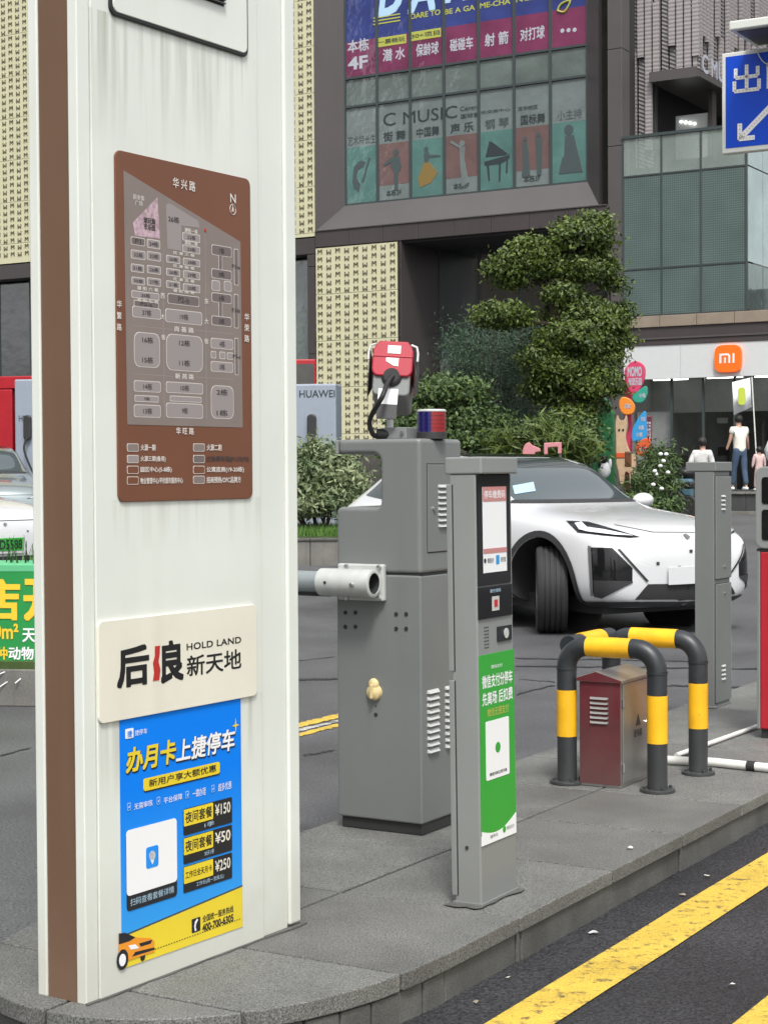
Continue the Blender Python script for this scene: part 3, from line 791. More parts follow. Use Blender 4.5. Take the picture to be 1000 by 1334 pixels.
MB().prism([(cx - .009, cz - .006), (cx + .009, cz - .006), (cx, cz - .021)], yp - .0018, yp - .001).build('pin_tip', 'p_white', pos)
text('扫码查看套餐详情', a[0] + .014, a[1] + .012, c[0] - .014, a[1] + .032, 'p_pale', yp - .0008, pos, bold=.004)
for i, (s, pr, sub, y) in enumerate((('夜间套餐', '¥150', '1季', 1071), ('夜间套餐', '¥50', '30天1季', 1108.5), ('工作日全天月卡', '¥250', '工作日(周一至周五)', 1146))):
    a = pw(239.5, y + 17); c = pw(302, y - 26)
    zz0, zz1 = a[1] - .002, a[1] + .074
    MB().prism(rounded(a[0] - .001, c[0] + .001, zz0, zz1, .005), yp - .0003, yp).build('price_plate', 'p_black', pos)
    xm = a[0] + (c[0] - a[0]) * .60
    MB().prism(rounded(a[0] + .001, xm, zz0 + .026, zz1 - .002, .003), yp - .0008, yp).build('price_tag', 'p_yellow', pos)
    text(s, a[0] + .007, zz0 + .034 + (.006 if i == 2 else 0), xm - .006, zz1 - .010 - (.006 if i == 2 else 0), 'p_black', yp - .0012, pos, bold=.012)
    text(pr, xm + .010, zz0 + .033, c[0] - .008, zz1 - .011, 'y_price' if False else 'cream', yp - .0008, pos, bold=.012)
    text(sub, a[0] + (c[0] - a[0]) * (.42 if i < 2 else .25), zz0 + .007, a[0] + (c[0] - a[0]) * (.62 if i < 2 else .82), zz0 + .021, 'p_pale', yp - .0008, pos, bold=.004)
a = pw(250, 1216); c = pw(261, 1194)
MB().prism(rounded(a[0], c[0], a[1], c[1], .003), yp - .0004, yp).build('phone_icon', 'p_black', pos)
hx, hz = (a[0] + c[0]) / 2, (a[1] + c[1]) / 2
MB().prism([(hx + .004, hz + .017), (hx + .009, hz + .014), (hx - .001, hz + .003), (hx - .003, hz - .006), (hx + .001, hz - .015), (hx - .006, hz - .017), (hx - .009, hz - .004), (hx - .005, hz + .01)], yp - .001, yp).build('phone_handset', 'p_white', pos)
pt('全国统一服务热线', (264, 1201), (304, 1180), 'p_black', bold=.012)
pt('400-700-6305', (264, 1213), (304, 1191.5), 'p_black', bold=.03)
for i in range(34):
    x = .27 + i * .0115
    MB().box(x, x + .005, yp - .0004, yp, .087 + (x - .27) * .0, .0895 + (x - .27) * .0).build('dash', 'p_black', pos)
# printed taxi
def pp(pts, m, dy, name): MB().prism([pw(*p) for p in pts], yp - dy, yp).build(name, m, pos)
pp([(155, 1216), (163, 1215), (176, 1221), (196, 1222), (201, 1226), (201, 1240), (188, 1244), (165, 1252), (155, 1252)], 'p_orange', .0012, 'printed_taxi_body')
pp([(155, 1216), (163, 1215), (176, 1221), (168, 1226), (155, 1230)], 'p_black', .0018, 'printed_taxi_window')
pp([(181, 1229), (198, 1224), (196, 1229), (183, 1233)], 'p_black', .0018, 'printed_taxi_grille')
pp([(172, 1246), (176, 1240), (201, 1234), (201, 1237)], 'p_black', .0018, 'printed_taxi_bumper')
pp([(167, 1232), (176, 1230), (181, 1235), (170, 1237)], 'p_white', .0018, 'printed_taxi_lamp')
for q, r1, m, d in (((159.5, 1250), .0225, 'p_black', .0021), ((159, 1250.5), .0135, 'p_white', .0027), ((186, 1246), .010, 'p_black', .0010)):
    p = pw(*q); mb = MB(); mb.prism([(p[0] + r1 * math.cos(2 * math.pi * k / 18), p[1] + 1.25 * r1 * math.sin(2 * math.pi * k / 18)) for k in range(18)], yp - d, yp); mb.build('printed_taxi_wheel', m, pos)

# ================================================================== BARRIER GATE
fb = Frame(isl(.9, 1.25), RZF)
bar = thing('barrier_gate', 'grey parking barrier cabinet with notched top, camera and red and blue beacon', 'barrier gate', fb.loc, RZF)
W_, Dp = .385, .34
MB().box(.012, W_ - .006, .012, Dp - .006, 0, .045).build('plinth', 'gap', bar, bevel=.003)
lower = MB().box(0, W_, 0, Dp, .045, 1.014).build('lower_cabinet', 'steel', bar, bevel=.008, seg=3)
# upper housing: notch on the left
X1 = .205
def arc(cx, cz, r, a0, a1, n=6): return [(cx + r * math.cos(R(a0 + (a1 - a0) * i / n)), cz + r * math.sin(R(a0 + (a1 - a0) * i / n))) for i in range(n + 1)]
prof = [(0.0, 1.018), (W_, 1.018), (W_, 1.545), (.012, 1.545), (.012, 1.488)] + arc(X1 - .035, 1.453, .035, 90, 0) + arc(X1 - .022, 1.30, .022, 0, -90) + arc(.025, 1.253, .025, 90, 180)
upper = MB().prism(prof, 0, Dp).build('upper_housing', 'steel', bar, bevel=.016, seg=4)
MB().box(.0, W_, .003, Dp, 1.0135, 1.0185).build('seam', 'gap', bar)
# end cap of the projecting top arm
MB().box(-.002, .012, -.003, Dp, 1.487, 1.543).build('arm_cap', 'steel2', bar, bevel=.004)
# doors on the side face (+x)
def sidey(px, py, x=W_):
    r = ray(px, py); P = fb.loc + fb.dx * x
    k = (P.x * fb.dx.x + P.y * fb.dx.y) / (r.x * fb.dx.x + r.y * fb.dx.y)
    q = Vector((r.x * k - fb.loc.x, r.y * k - fb.loc.y, 0)); return q.dot(fb.dy), CAMZ + r.z * k - fb.loc.z
MB().box(W_ - .002, W_ + .0006, .052, .335, 1.098, 1.448).build('door_gap', 'gap', bar)
d1 = MB().box(W_ - .001, W_ + .004, .056, .33, 1.102, 1.444).build('door', 'steel', bar, bevel=.002)
MB().cyl((W_ + .004, .10, 1.27), (W_ + .011, .10, 1.27), .010, n=14).build('lock', 'chrome', d1)
for i in range(8):
    z = 1.198 + i * .0222
    MB().prism([(W_ + .003, z), (W_ + .012, z + .001), (W_ + .012, z + .005), (W_ + .003, z + .011)], .14, .225, 'y').build('louvre', 'slot', d1) if False else \
        MB().add([(W_ + .003, .135, z), (W_ + .014, .14, z), (W_ + .014, .22, z), (W_ + .003, .225, z), (W_ + .003, .135, z + .012), (W_ + .003, .225, z + .012)], [(0, 1, 2, 3), (0, 4, 1), (3, 2, 5), (1, 4, 5, 2), (0, 3, 5, 4)]).build('louvre', 'slot', d1)
for c0, c1 in ((.045, .135), (.19, .29)):
    for i in range(10):
        z = .318 + i * .0258
        MB().add([(W_ + .0, c0, z), (W_ + .012, c0 + .006, z), (W_ + .012, c1 - .006, z), (W_ + .0, c1, z), (W_ + .0, c0, z + .013), (W_ + .0, c1, z + .013)], [(0, 1, 2, 3), (0, 4, 1), (3, 2, 5), (1, 4, 5, 2), (0, 3, 5, 4)]).build('louvre', 'slot', lower)
# bolt holes, cap, keyhole
for px, py in ((450, 798), (463, 798), (450, 816.5), (463, 816.5), (516, 800), (529, 800), (516, 819), (529, 819)):
    x, z = fb.on(px, py); MB().cyl((x, .002, z), (x, -.0025, z), .0085, n=12).build('bolt', 'gap', lower)
x, z = fb.on(488, 899)
cap = MB()
cap.lathe([(.0, -.024), (.018, -.022), (.030, -.014), (.034, 0)], (x, 0, z - .008), 20, 'y'); cap.build('hand_crank_cap', 'brass', bar, smooth=True)
MB().ball((x, -.008, z + .022), .024, .014, .026).build('cap_neck', 'brass', bar, smooth=True)
MB().box(x - .007, x + .005, -.032, -.012, z - .032, z + .026).build('cap_grip', 'brass', bar, bevel=.004)
for px, py, r in ((489.5, 920, .003), (489.5, 931, .008)):
    x, z = fb.on(px, py); MB().cyl((x, .002, z), (x, -.002, z), r, n=12).build('bolt', 'gap', lower)
# boom clamp + boom
xa, za = fb.on(438, 762); xb, zb_ = fb.on(503, 758)
zc = fb.on(470, 758)[1] - .0
cl = MB()
cl.box(.02, .232, -.024, -.0, zc - .072, zc + .072)
clamp = cl.build('boom_clamp', 'aluminium', bar, bevel=.006)
mb = MB(); mb.lathe([(.050, -.035), (.055, -.033), (.055, .205), (.050, .208), (.041, .208), (.041, .13), (.0, .13)], (0.01, -.07, zc), 28, 'x')
mb.build('clamp_sleeve', 'aluminium', clamp, smooth=True)
MB().cyl((.155, -.07, zc), (.216, -.07, zc), .0405, n=24, caps=False).build('sleeve_bore', 'dark', clamp)
for px, py in ((452, 738), (494, 739), (452, 779), (494, 780)):
    x, z = fb.on(px, py, -.024); MB().cyl((x, -.022, z), (x, -.034, z), .010, n=12).build('bolt_head', 'chrome', clamp, bevel=.002)
MB().cyl((.15, -.118, zc - .002), (.15, -.135, zc - .004), .009, n=12).build('bolt_head', 'chrome', clamp, bevel=.002)
MB().cyl((.025, -.118, zc + .002), (.025, -.127, zc + .002), .006, n=12).build('bolt_head', 'gap', clamp)
bm_ = MB(); bm_.v = []; pr = []
for k in range(20):
    a = 2 * math.pi * k / 20; pr.append((-.07 + .034 * math.cos(a), zc + .043 * math.sin(a)))
bm_.prism(pr, -1.42, .02, 'x'); boom = bm_.build('boom', 'boom', bar, smooth=True)
MB().box(-1.42, .02, -.082, -.058, zc - .056, zc - .040).build('rubber_strip', 'rubber', boom, bevel=.004)
# beacon
x0, _ = fb.on(545, 560, .15); x1, _ = fb.on(579, 560, .15)
cxb = (x0 + x1) / 2; rb = (x1 - x0) / 2
bea = MB().lathe([(rb, 1.545), (rb, 1.571), (rb * .97, 1.572)], (cxb, .15, 0), 28).build('beacon', 'dark', bar, smooth=True)
for m, a0 in (('beacon_blue', 90), ('beacon_red', 270)):
    pts = [(cxb, .15)]
    for i in range(15):
        a = R(a0 + RZF * 0 + 28 + 180 * i / 14); pts.append((cxb + rb * .97 * math.cos(a), .15 + rb * .97 * math.sin(a)))
    MB().prism(pts, 1.572, 1.652, 'z').build('beacon_lens', m, bea)
    for z in (1.588, 1.604, 1.620, 1.636):
        q = [(cxb + (p[0] - cxb) * 1.03, .15 + (p[1] - .15) * 1.03) for p in pts]
        MB().prism(q, z, z + .006, 'z').build('lens_ring', m, bea)
MB().lathe([(rb * .99, 1.652), (rb * .99, 1.656), (rb * .9, 1.661), (0.001, 1.662)], (cxb, .15, 0), 28).build('beacon_cap', 'aluminium', bea, smooth=True)
# number plate camera
yc = .10
bx0, bz0 = fb.on(497, 569, yc); bx1, bz1 = fb.on(526, 553, yc)
camp = MB().box(bx0 + .01, bx1 + .01, yc, yc + .09, 1.545, 1.592).build('camera_base', 'steel2', bar, bevel=.004)
MB().box(bx0 - .045, bx0 + .005, yc + .03, yc + .1, 1.545, 1.59).build('camera_base_block', 'steel2', camp, bevel=.004)
mx_, _ = fb.on(503, 550, yc + .04)
MB().cyl((bx0 + .012, yc + .045, 1.585), (bx0 + .012, yc + .045, 1.78), .014, n=14).build('camera_pole', 'aluminium', camp, smooth=True)
MB().cyl((bx1 - .008, yc - .002, 1.57), (bx1 - .008, yc - .008, 1.57), .007, n=12).build('camera_screw', 'chrome', camp)
# housing, tilted nose-down away from us: build in own axes then rotate
hc = fb.on(511, 476, yc + .03)
rot = Matrix.Translation((hc[0], yc + .03, hc[1])) @ Matrix.Rotation(R(27), 4, 'Z') @ Matrix.Rotation(R(3.5), 4, 'Y') @ Matrix.Rotation(R(-16), 4, 'X')
def tilt(mb): mb.v = [tuple(rot @ Vector(p)) for p in mb.v]; return mb
hw = .080
hous = tilt(MB().prism(rounded(-hw + .006, hw - .006, -.125, .095, .02), .0, .26)).build('number_plate_camera', 'steel', bar, bevel=.006)
hood = MB().prism([(-hw, .0)] + arc(-hw + .03, -.02, .03, 180, 250, 4) + arc(hw - .03, -.02, .03, 290, 360, 4) + [(hw, .06), (hw - .022, .098), (-hw + .022, .098), (-hw, .06)], -.014, .27)
tilt(hood).build('camera_hood', 'camred', hous, bevel=.005)
tilt(MB().box(-hw, hw, -.017, -.010, .030, .036)).build('hood_rib', 'camred', hous, bevel=.002)
tilt(MB().prism([(-.022, .045), (.030, .045), (.030, .078), (-.022, .078)], -.0165, -.012)).build('label_sticker', 'p_white', hous)
tilt(MB().prism([(-.026, .026), (.024, .026), (.024, -.008), (.004, -.006), (-.026, .012)], -.0165, -.012)).build('label_sticker', 'p_white', hous)
for sd in (-1, 1):
    tilt(MB().prism([(.02, .07), (.24, .07), (.24, -.02), (.05, -.12), (.02, -.03)], sd * (hw + .012), sd * (hw + .016), 'x')).build('side_shade', 'dark', hous, bevel=.001)
    tilt(MB().tube([(sd * (hw - .01), .0, .088), (sd * (hw + .012), .0, .08), (sd * (hw + .018), .0, .055), (sd * (hw + .018), .0, .02)], .005, 8)).build('shade_bracket', 'aluminium', hous, smooth=True)
tilt(MB().lathe([(.0, -.016), (.030, -.016), (.040, -.008), (.042, .002)], (0, 0, -.048), 24, 'y')).build('cable_gland', 'rubber', hous, smooth=True)
tilt(MB().box(-.048, .030, -.006, .0, -.195, -.10)).build('camera_label', 'p_white', hous)
tilt(MB().box(-.048, .030, -.008, .0, -.225, -.165)).build('bracket_plate', 'dark', hous)
g0 = rot @ Vector((.005, -.016, -.05))
c1 = fb.on(497, 518, 0); c2 = fb.on(484, 550, .05); c3 = fb.on(492, 564, .08)
def bez(P, n=8):
    P = [Vector(p) for p in P]; out = []
    for i in range(len(P) - 1):
        p0 = P[max(i - 1, 0)]; p1 = P[i]; p2 = P[i + 1]; p3 = P[min(i + 2, len(P) - 1)]
        for k in range(n):
            t = k / n
            out.append(.5 * ((2 * p1) + (p2 - p0) * t + (2 * p0 - 5 * p1 + 4 * p2 - p3) * t * t + (-p0 + 3 * p1 - 3 * p2 + p3) * t ** 3))
    out.append(P[-1]); return out
cb = MB().tube(bez([g0, g0 + Vector((.0, -.04, -.03)), (c1[0], 0.0, c1[1]), (c2[0] + .004, .03, c2[1] + .01), (c2[0], .06, 1.565), (c3[0] - .004, .10, 1.562)]), .0100, 10)
cb.build('corrugated_cable', 'cable', hous, smooth=True)
MB().cyl((c3[0] - .012, .09, 1.565), (c3[0] + .03, .12, 1.565), .022, n=16).build('cable_boot', 'cable', hous, bevel=.003)

# ================================================================== PAYMENT KIOSKS
def kiosk(name, label, group, loc, rz, full):
    t = thing(name, label, 'payment kiosk', loc, rz, group)
    w, d, h = (.256, .098, 1.408) if full else (.275, .12, 1.405)
    b = MB().prism([(0, 0), (w, 0), (w, d), (0, d)], 0, h, 'z').build('column', 'steel2' if full else 'steel', t, bevel=.006, seg=3)
    # cap overhanging towards the driver
    MB().box(-.004, w + .004, -.024 if full else -.055, d + .014, h, h + .056).build('cap', 'steel2' if full else 'steel', t, bevel=.006, seg=3)
    # service doors on the rear
    for z0, z1 in ((.03, .735), (.765, 1.375)):
        MB().box(.012, w - .012, d - .002, d + .002, z0 - .004, z1 + .004).build('door_gap', 'gap', t)
        dd = MB().box(.016, w - .016, d, d + .010, z0, z1).build('door', 'steel', t, bevel=.003)
        MB().cyl((w / 2 - .02, d + .009, z1 - .06 if z0 < .1 else z0 + .07), (w / 2 - .02, d + .018, z1 - .06 if z0 < .1 else z0 + .07), .009, n=12).build('lock', 'chrome', dd)
        zz = z0 + .13 if z0 < .1 else z1 - .2
        for i in range(4):
            z = zz + i * .026
            MB().add([(.11, d + .009, z), (.115, d + .018, z), (.17, d + .018, z), (.175, d + .009, z), (.11, d + .009, z + .012), (.175, d + .009, z + .012)], [(0, 1, 2, 3), (0, 4, 1), (3, 2, 5), (1, 4, 5, 2), (0, 3, 5, 4)]).build('louvre', 'slot', dd)
    # narrow edge profile strips seen on the end face
    for z0, z1 in ((.03, .735), (.765, 1.375)):
        MB().box(-.004, .001, d - .010, d + .009, z0, z1).build('edge_strip', 'steel2', t, bevel=.002)
    MB().box(-.0012, .001, d - .0145, d - .0105, .03, .735).build('door_gap', 'gap', t); MB().box(-.0012, .001, d - .0145, d - .0105, .765, 1.375).build('door_gap', 'gap', t)
    MB().box(-.006, w + .006, -.006, d + .006, -.0, .012).build('foot_plate', 'steel', t, bevel=.003)
    return t, w, d, h
KF = Frame(isl(.052, .163), RZU)
kt, w, d, h = kiosk('payment_kiosk', 'slim grey payment kiosk with phone style screen and green payment poster', 'payment kiosks', KF.loc, RZU, True)
def kx(px, py, y=-.004): return KF.on(px, py, y)
kt.rotation_euler.x = R(-.6)
scr = MB().box(.002, .236, -.006, -.0, 1.044, 1.405).build('screen_panel', 'screen', kt, bevel=.002)
MB().box(.002, .240, -.006, -.0, .935, 1.040).build('scanner_panel', 'screen', kt, bevel=.002)
MB().box(.034, .202, -.0072, -.006, 1.085, 1.366).build('display_sheet', 'p_white', scr)
MB().box(.034, .202, -.0082, -.007, 1.318, 1.366).build('display_header', 'p_pink', scr)
text('停车缴费码', .042, 1.328, .192, 1.354, 'p_white', -.0084, scr, bold=.01)
MB().box(.034, .202, -.0082, -.007, 1.148, 1.164).build('display_stripe', 'p_pink', scr)
MB().cyl((.044, -.0082, 1.125), (.044, -.007, 1.125), .008).build('pay_icon', 'p_black', scr)
text('微信支付', .060, 1.117, .105, 1.133, 'ink_grey', -.0084, scr)
MB().prism(rounded(.122, .146, 1.110, 1.140, .003), -.0082, -.007).build('pay_icon', 'bl', scr)
text('支付宝', .155, 1.117, .192, 1.133, 'ink_grey', -.0084, scr)
text('请扫付款码', .078, 1.018, .155, 1.030, 'p_pale', -.0066, kt)
MB().box(.092, .142, -.0075, -.006, .958, 1.005).build('scan_window', 'aluminium', kt)
MB().box(.105, .129, -.0085, -.007, .970, .994).build('scan_eye', 'red', kt)
MB().box(.135, .236, -.005, -.0, .852, .902).build('intercom_plate', 'p_black', kt)
MB().lathe([(.017, 0), (.017, .002), (.0, .002)], (.192, -.008, .877), 18, 'y').build('call_button', 'aluminium', kt)
for i in range(3):
    for j in range(7):
        MB().box(.045 + i * .012, .051 + i * .012, -.0012, .001, .838 + j * .011, .842 + j * .011).build('speaker_slot', 'gap', kt)
kp = MB().box(.004, .252, -.003, -.0006, .23, .818).build('poster', 'p_green', kt)
mb = MB(); pl = [(.004, .198), (.252, .198), (.252, .268)] + [(.252 - .248 * i / 12, .245 + .023 * (1 - i / 12) ** 2 - .022 * math.sin(math.pi * i / 12)) for i in range(1, 13)]
mb.prism(pl, -.0036, -.0006).build('poster_foot', 'p_white', kp)
text('微信支付', .085, .768, .165, .780, 'p_white', -.0034, kp, bold=.006)
text('微信支付分停车', .020, .708, .238, .750, 'p_white', -.0034, kp, bold=.016)
text('先离场 后扣费', .020, .652, .238, .694, 'p_white', -.0034, kp, bold=.016)
text('微信无感支付', .052, .612, .208, .640, 'y_text', -.0034, kp, bold=.014)
MB().prism(rounded(.040, .206, .405, .598, .006), -.0042, -.003).build('blank_code_plate', 'p_white', kp)
MB().cyl((.123, -.003, .505), (.123, -.005, .505), .018, n=16).build('code_logo', 'p_green', kp)
text('微信扫码立即开通', .062, .417, .186, .428, 'p_black', -.0048, kp)
MB().cyl((.162, -.003, .226), (.162, -.005, .226), .011, n=12).build('poster_badge', 'p_green', kp)
text('微信支付', .180, .220, .235, .232, 'ink_grey', -.0042, kp, bold=0)
text('捷停车', .06, .212, .115, .224, 'ink_grey', -.0042, kp, bold=0)
MB().cyl((-.001, .05, .19), (-.004, .05, .19), .006, n=10).build('screw', 'dark', kt)
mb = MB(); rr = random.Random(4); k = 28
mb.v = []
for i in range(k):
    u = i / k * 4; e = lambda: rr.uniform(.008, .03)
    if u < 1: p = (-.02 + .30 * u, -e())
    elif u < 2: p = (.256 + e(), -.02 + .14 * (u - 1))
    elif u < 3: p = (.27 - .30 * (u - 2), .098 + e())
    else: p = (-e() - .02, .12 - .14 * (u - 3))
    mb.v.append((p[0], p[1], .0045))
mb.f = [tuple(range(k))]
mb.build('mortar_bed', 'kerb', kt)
# second kiosk, its back to us, serving the other lane
k2loc = isl(5.09, 1.10)
kt2, *_ = kiosk('payment_kiosk', 'second grey kiosk, seen from behind with louvred doors, in front of the white car', 'payment kiosks', isl(5.12, 1.235), RZU + R(180), False)
k3 = MB().box(.03, .245, -.006, 0, 1.0, 1.38).build('screen_panel', 'screen', kt2)

# ================================================================== GUARD RAIL
rg = isl(2.218, .857)
fgr = Frame(rg, RZF)        # x towards the near kerb, y along the lane
gr = thing('guard_rail', 'black and yellow banded pipe guard rail with four posts round the cabinet', 'guard rail', rg, RZF)
GW, GD, ZT, RP = .435, .505, .625, .0445
BR = .10
def pipe(pts, m, name, r=RP): return MB().tube(pts, r, 20).build(name, m, gr, smooth=True)
for (x, y) in ((0, 0), (GW, 0), (0, GD), (GW, GD)):
    p = MB().cyl((x, y, .01), (x, y, ZT - BR), RP, n=20).build('post', 'post', gr, smooth=True)
    MB().cyl((x, y, .215), (x, y, .425), RP + .0012, n=20).build('reflective_band', 'yellow', p, smooth=True)
    f = MB().cyl((x, y, 0), (x, y, .014), .078, n=24).build('flange', 'post', p, bevel=.002)
    for k in range(4):
        a = R(45 + 90 * k); MB().cyl((x + .062 * math.cos(a), y + .062 * math.sin(a), .014), (x + .062 * math.cos(a), y + .062 * math.sin(a), .026), .008, n=6).build('anchor_bolt', 'post', p)
def bend(c, a, b, n=8):       # from vertical up to direction b, corner at c
    c = Vector(c); a = Vector(a); b = Vector(b); return [c + a * (-BR) * (1 - math.sin(R(90 * i / n))) * 1 + b * BR * (1 - math.cos(R(90 * i / n))) for i in range(n + 1)]
def rail(P, Q):
    P = Vector(P); Q = Vector(Q); d = (Q - P).normalized(); L = (Q - P).length
    z = Vector((0, 0, 1))
    b1 = [P + Vector((0, 0, ZT - BR)) + z * BR * math.sin(R(90 * i / 8)) + d * BR * (1 - math.cos(R(90 * i / 8))) for i in range(9)]
    b2 = [Q + Vector((0, 0, ZT - BR)) + z * BR * math.sin(R(90 * i / 8)) - d * BR * (1 - math.cos(R(90 * i / 8))) for i in range(9)]
    pipe(b1 + b2[::-1], 'post', 'top_rail')
    return d, L
rail((0, 0, 0), (GW, 0, 0)); rail((0, GD, 0), (GW, GD, 0)); 
pipe([(0, BR * .2, ZT - .002), (0, GD - BR * .2, ZT - .002)], 'post', 'side_rail', RP - .001)
for (x, y) in ((0, 0), (GW, 0), (0, GD), (GW, GD)):
    MB().cyl((x, y, ZT - BR - .006), (x, y, ZT - BR + .002), RP + .003, n=20).build('weld_collar', 'post', gr, smooth=True)
MB().cyl((.105, 0, ZT), (.315, 0, ZT), RP + .0014, n=20).build('reflective_band', 'yellow', gr, smooth=True)
MB().cyl((.105, GD, ZT), (.335, GD, ZT), RP + .0014, n=20).build('reflective_band', 'yellow', gr, smooth=True)
MB().cyl((0, .14, ZT - .001), (0, .37, ZT - .001), RP + .0012, n=20).build('reflective_band', 'yellow', gr, smooth=True)

# ================================================================== RED STEEL CABINET
fc = Frame(isl(2.20, .785), RZF)
cab = thing('electrical_cabinet', 'small maroon and stainless steel cabinet with sloping lid inside the guard rail', 'electrical cabinet', fc.loc, RZF)
CW, CD, CH = .197, .345, .475
bd = MB().box(0, CW, 0, CD, .0, CH).build('body', 'stainless', cab, bevel=.004)
MB().box(.0, CW, -.003, 0, .012, CH - .004).build('end_panel', 'maroon', cab, bevel=.001)
lid = MB().prism([(-.012, CH - .004), (CW + .012, CH - .004), (CW + .012, CH + .008), (CW * .42, CH + .044), (-.012, CH + .012)], -.012, CD + .015).build('lid', 'stainless', cab, bevel=.002)
MB().prism([(-.010, CH - .002), (CW + .010, CH - .002), (CW + .010, CH + .006), (CW * .42, CH + .041), (-.010, CH + .010)], -.0135, -.012).build('lid_end', 'maroon', lid)
for i in range(6):
    z = .285 + i * .0215
    MB().add([(.05, -.003, z + .010), (.055, -.011, z), (.135, -.011, z), (.14, -.003, z + .010), (.05, -.003, z), (.14, -.003, z)], [(0, 1, 2, 3), (0, 4, 1), (3, 2, 5), (1, 4, 5, 2)]).build('louvre', 'stainless', bd)
dr = MB().box(CW, CW + .006, .02, CD - .01, .02, CH - .012).build('door', 'stainless', cab, bevel=.002)
for z in (.09, .38):
    MB().cyl((CW + .006, .018, z - .018), (CW + .006, .018, z + .018), .007, n=10).build('hinge', 'chrome', dr)
MB().cyl((CW + .006, CD - .05, .26), (CW + .014, CD - .05, .26), .013, n=14).build('lock', 'chrome', dr)
mb = MB(); mb.add([(CW + .0066, .13, .19), (CW + .0066, .24, .19), (CW + .0066, .24, .33), (CW + .0066, .13, .33)], [(0, 1, 2, 3)]).build('warning_plate', 'stainless', dr)
tx = text('配电箱', .14, .21, .23, .245, 'dark', 0, dr, ax='x')
if tx: tx.location = (CW + .0072, 0, 0)
tx2 = MB().prism([(.155, .26), (.215, .26), (.185, .315)], CW + .007, CW + .0074, 'x').build('warning_mark', 'dark', dr)

# ================================================================== RED MACHINE at the right edge
fm = Frame(isl(3.88, .53), RZF)
rm = thing('ticket_machine', 'tall red machine with rounded grey head and black windows at the right', 'ticket machine', fm.loc, RZF)
MB().box(.02, .40, .015, .30, 0, .05).build('plinth', 'gap', rm)
MB().box(.018, .42, .0, .32, .05, .985).build('body', 'red_struct', rm, bevel=.008)
MB().prism([(0, .0), (.018, -.004), (.018, .32), (0, .32)], .05, .985, 'z').build('edge_trim', 'steel2', rm, bevel=.004)
hd = MB().prism(rounded(-.004, .44, 1.0, 1.43, .045), -.01, .32).build('head', 'steel2', rm, bevel=.006)
MB().box(.0, .42, .0, .3, .985, 1.0).build('neck', 'gap', rm)
for z0, z1 in ((1.045, 1.205), (1.235, 1.375)):
    MB().prism(rounded(.032, .40, z0, z1, .014), -.014, -.008).build('window', 'screen', hd)
MB().cyl((.32, .1, .0), (.32, .1, .02), .02).build('bolt', 'dark', rm)
bl_ = Frame(fm.loc, RZF)
bp_ = fm.w(.10, .16, 1.43)
bag = MB()
bag.lathe([(.03, 0), (.07, .012), (.10, .05), (.105, .09), (.085, .135), (.045, .165), (.02, .18), (.028, .20), (.04, .23), (.02, .25)], (0, 0, 0), 18)
rr = random.Random(3)
bag.v = [(v[0] * (1 + rr.uniform(-.06, .06)), v[1] * (1 + rr.uniform(-.06, .06)), v[2]) for v in bag.v]
o = bag.build('plastic_bag', 'p_white', smooth=True); o.location = bp_
o['label'] = 'crumpled white knotted bag resting on the grey head of the red machine'; o['category'] = 'bag'

# ================================================================== PIPES
def pipeobj(pts, r, lab, name='conduit_pipe'):
    m = MB().tube([tuple(p) for p in pts], r, 14).build(name, 'pipe', smooth=True); m['label'] = lab; m['category'] = 'pipe'; return m
a, b_, c = atz(866, 990, .172), atz(930, 993, .172), atz(1075, 1008, .172)
p1 = pipeobj([a, b_, c], .021, 'thick white conduit pipe lying across the island behind the guard rail')
a2, b2_ = atz(880, 984, .165), atz(1000, 941, .165)
p2 = pipeobj([a2, b2_], .012, 'thin white conduit pipe running back towards the red machine')
for q in (atz(893, 990.5, .172), atz(978, 998, .172)):
    dd = (c - a).normalized(); mb = MB().cyl(q - dd * .02, q + dd * .02, .0245, n=14); mb.build('pipe_clip', 'rubber', None if False else p1, smooth=True)

# ================================================================== EXIT SIGN
pc = isl(6.7, .66)
fe = Frame(pc, RZF)
es = thing('exit_sign', 'blue illuminated exit sign with white arrow on an overhead pole', 'exit sign', pc, RZF)
ye = -.12
ex0, ez1 = fe.on(939.5, 70, ye); _, ez0 = fe.on(945, 200, ye)
ex1 = ex0 + .98
MB().cyl((.12, 0, 0), (.12, 0, ez1 + .35), .045, n=20).build('pole', 'steel2', es, smooth=True)
MB().cyl((.12, 0, 0), (.12, 0, .015), .12, n=20).build('base_plate', 'steel2', es)
bxs = MB().box(ex0, ex1, ye, ye + .075, ez0, ez1).build('sign_box', 'sign_frame', es, bevel=.006)
MB().box(ex0 + .028, ex1 - .028, ye - .003, ye, ez0 + .034, ez1 - .028).build('sign_face', 'sign_blue', bxs)
def ep(px, py): return fe.on(px, py, ye - .004)
def bar_(a, b_, w, name='stroke'):
    a = Vector(a); b_ = Vector(b_); dd = (b_ - a).normalized(); nn = Vector((-dd.y, dd.x)) * w
    MB().prism([tuple(a - nn), tuple(b_ - nn), tuple(b_ + nn), tuple(a + nn)], ye - .0075, ye - .003).build(name, 'led', bxs)
    L = (b_ - a).length; k = max(2, int(L / .022))
    for i in range(k):
        q = a + (b_ - a) * ((i + .5) / k); MB().cyl((q.x, ye - .0075, q.y), (q.x, ye - .0105, q.y), .0035, n=6).build('bulb', 'bulb', bxs)
s0 = ep(955, 121); s1 = ep(989, 82); cw = s1[0] - s0[0]; chh = s1[1] - s0[1]
def G(u, v, du=0): return (s0[0] + cw * u + du, s0[1] + chh * v)
wS = .0125
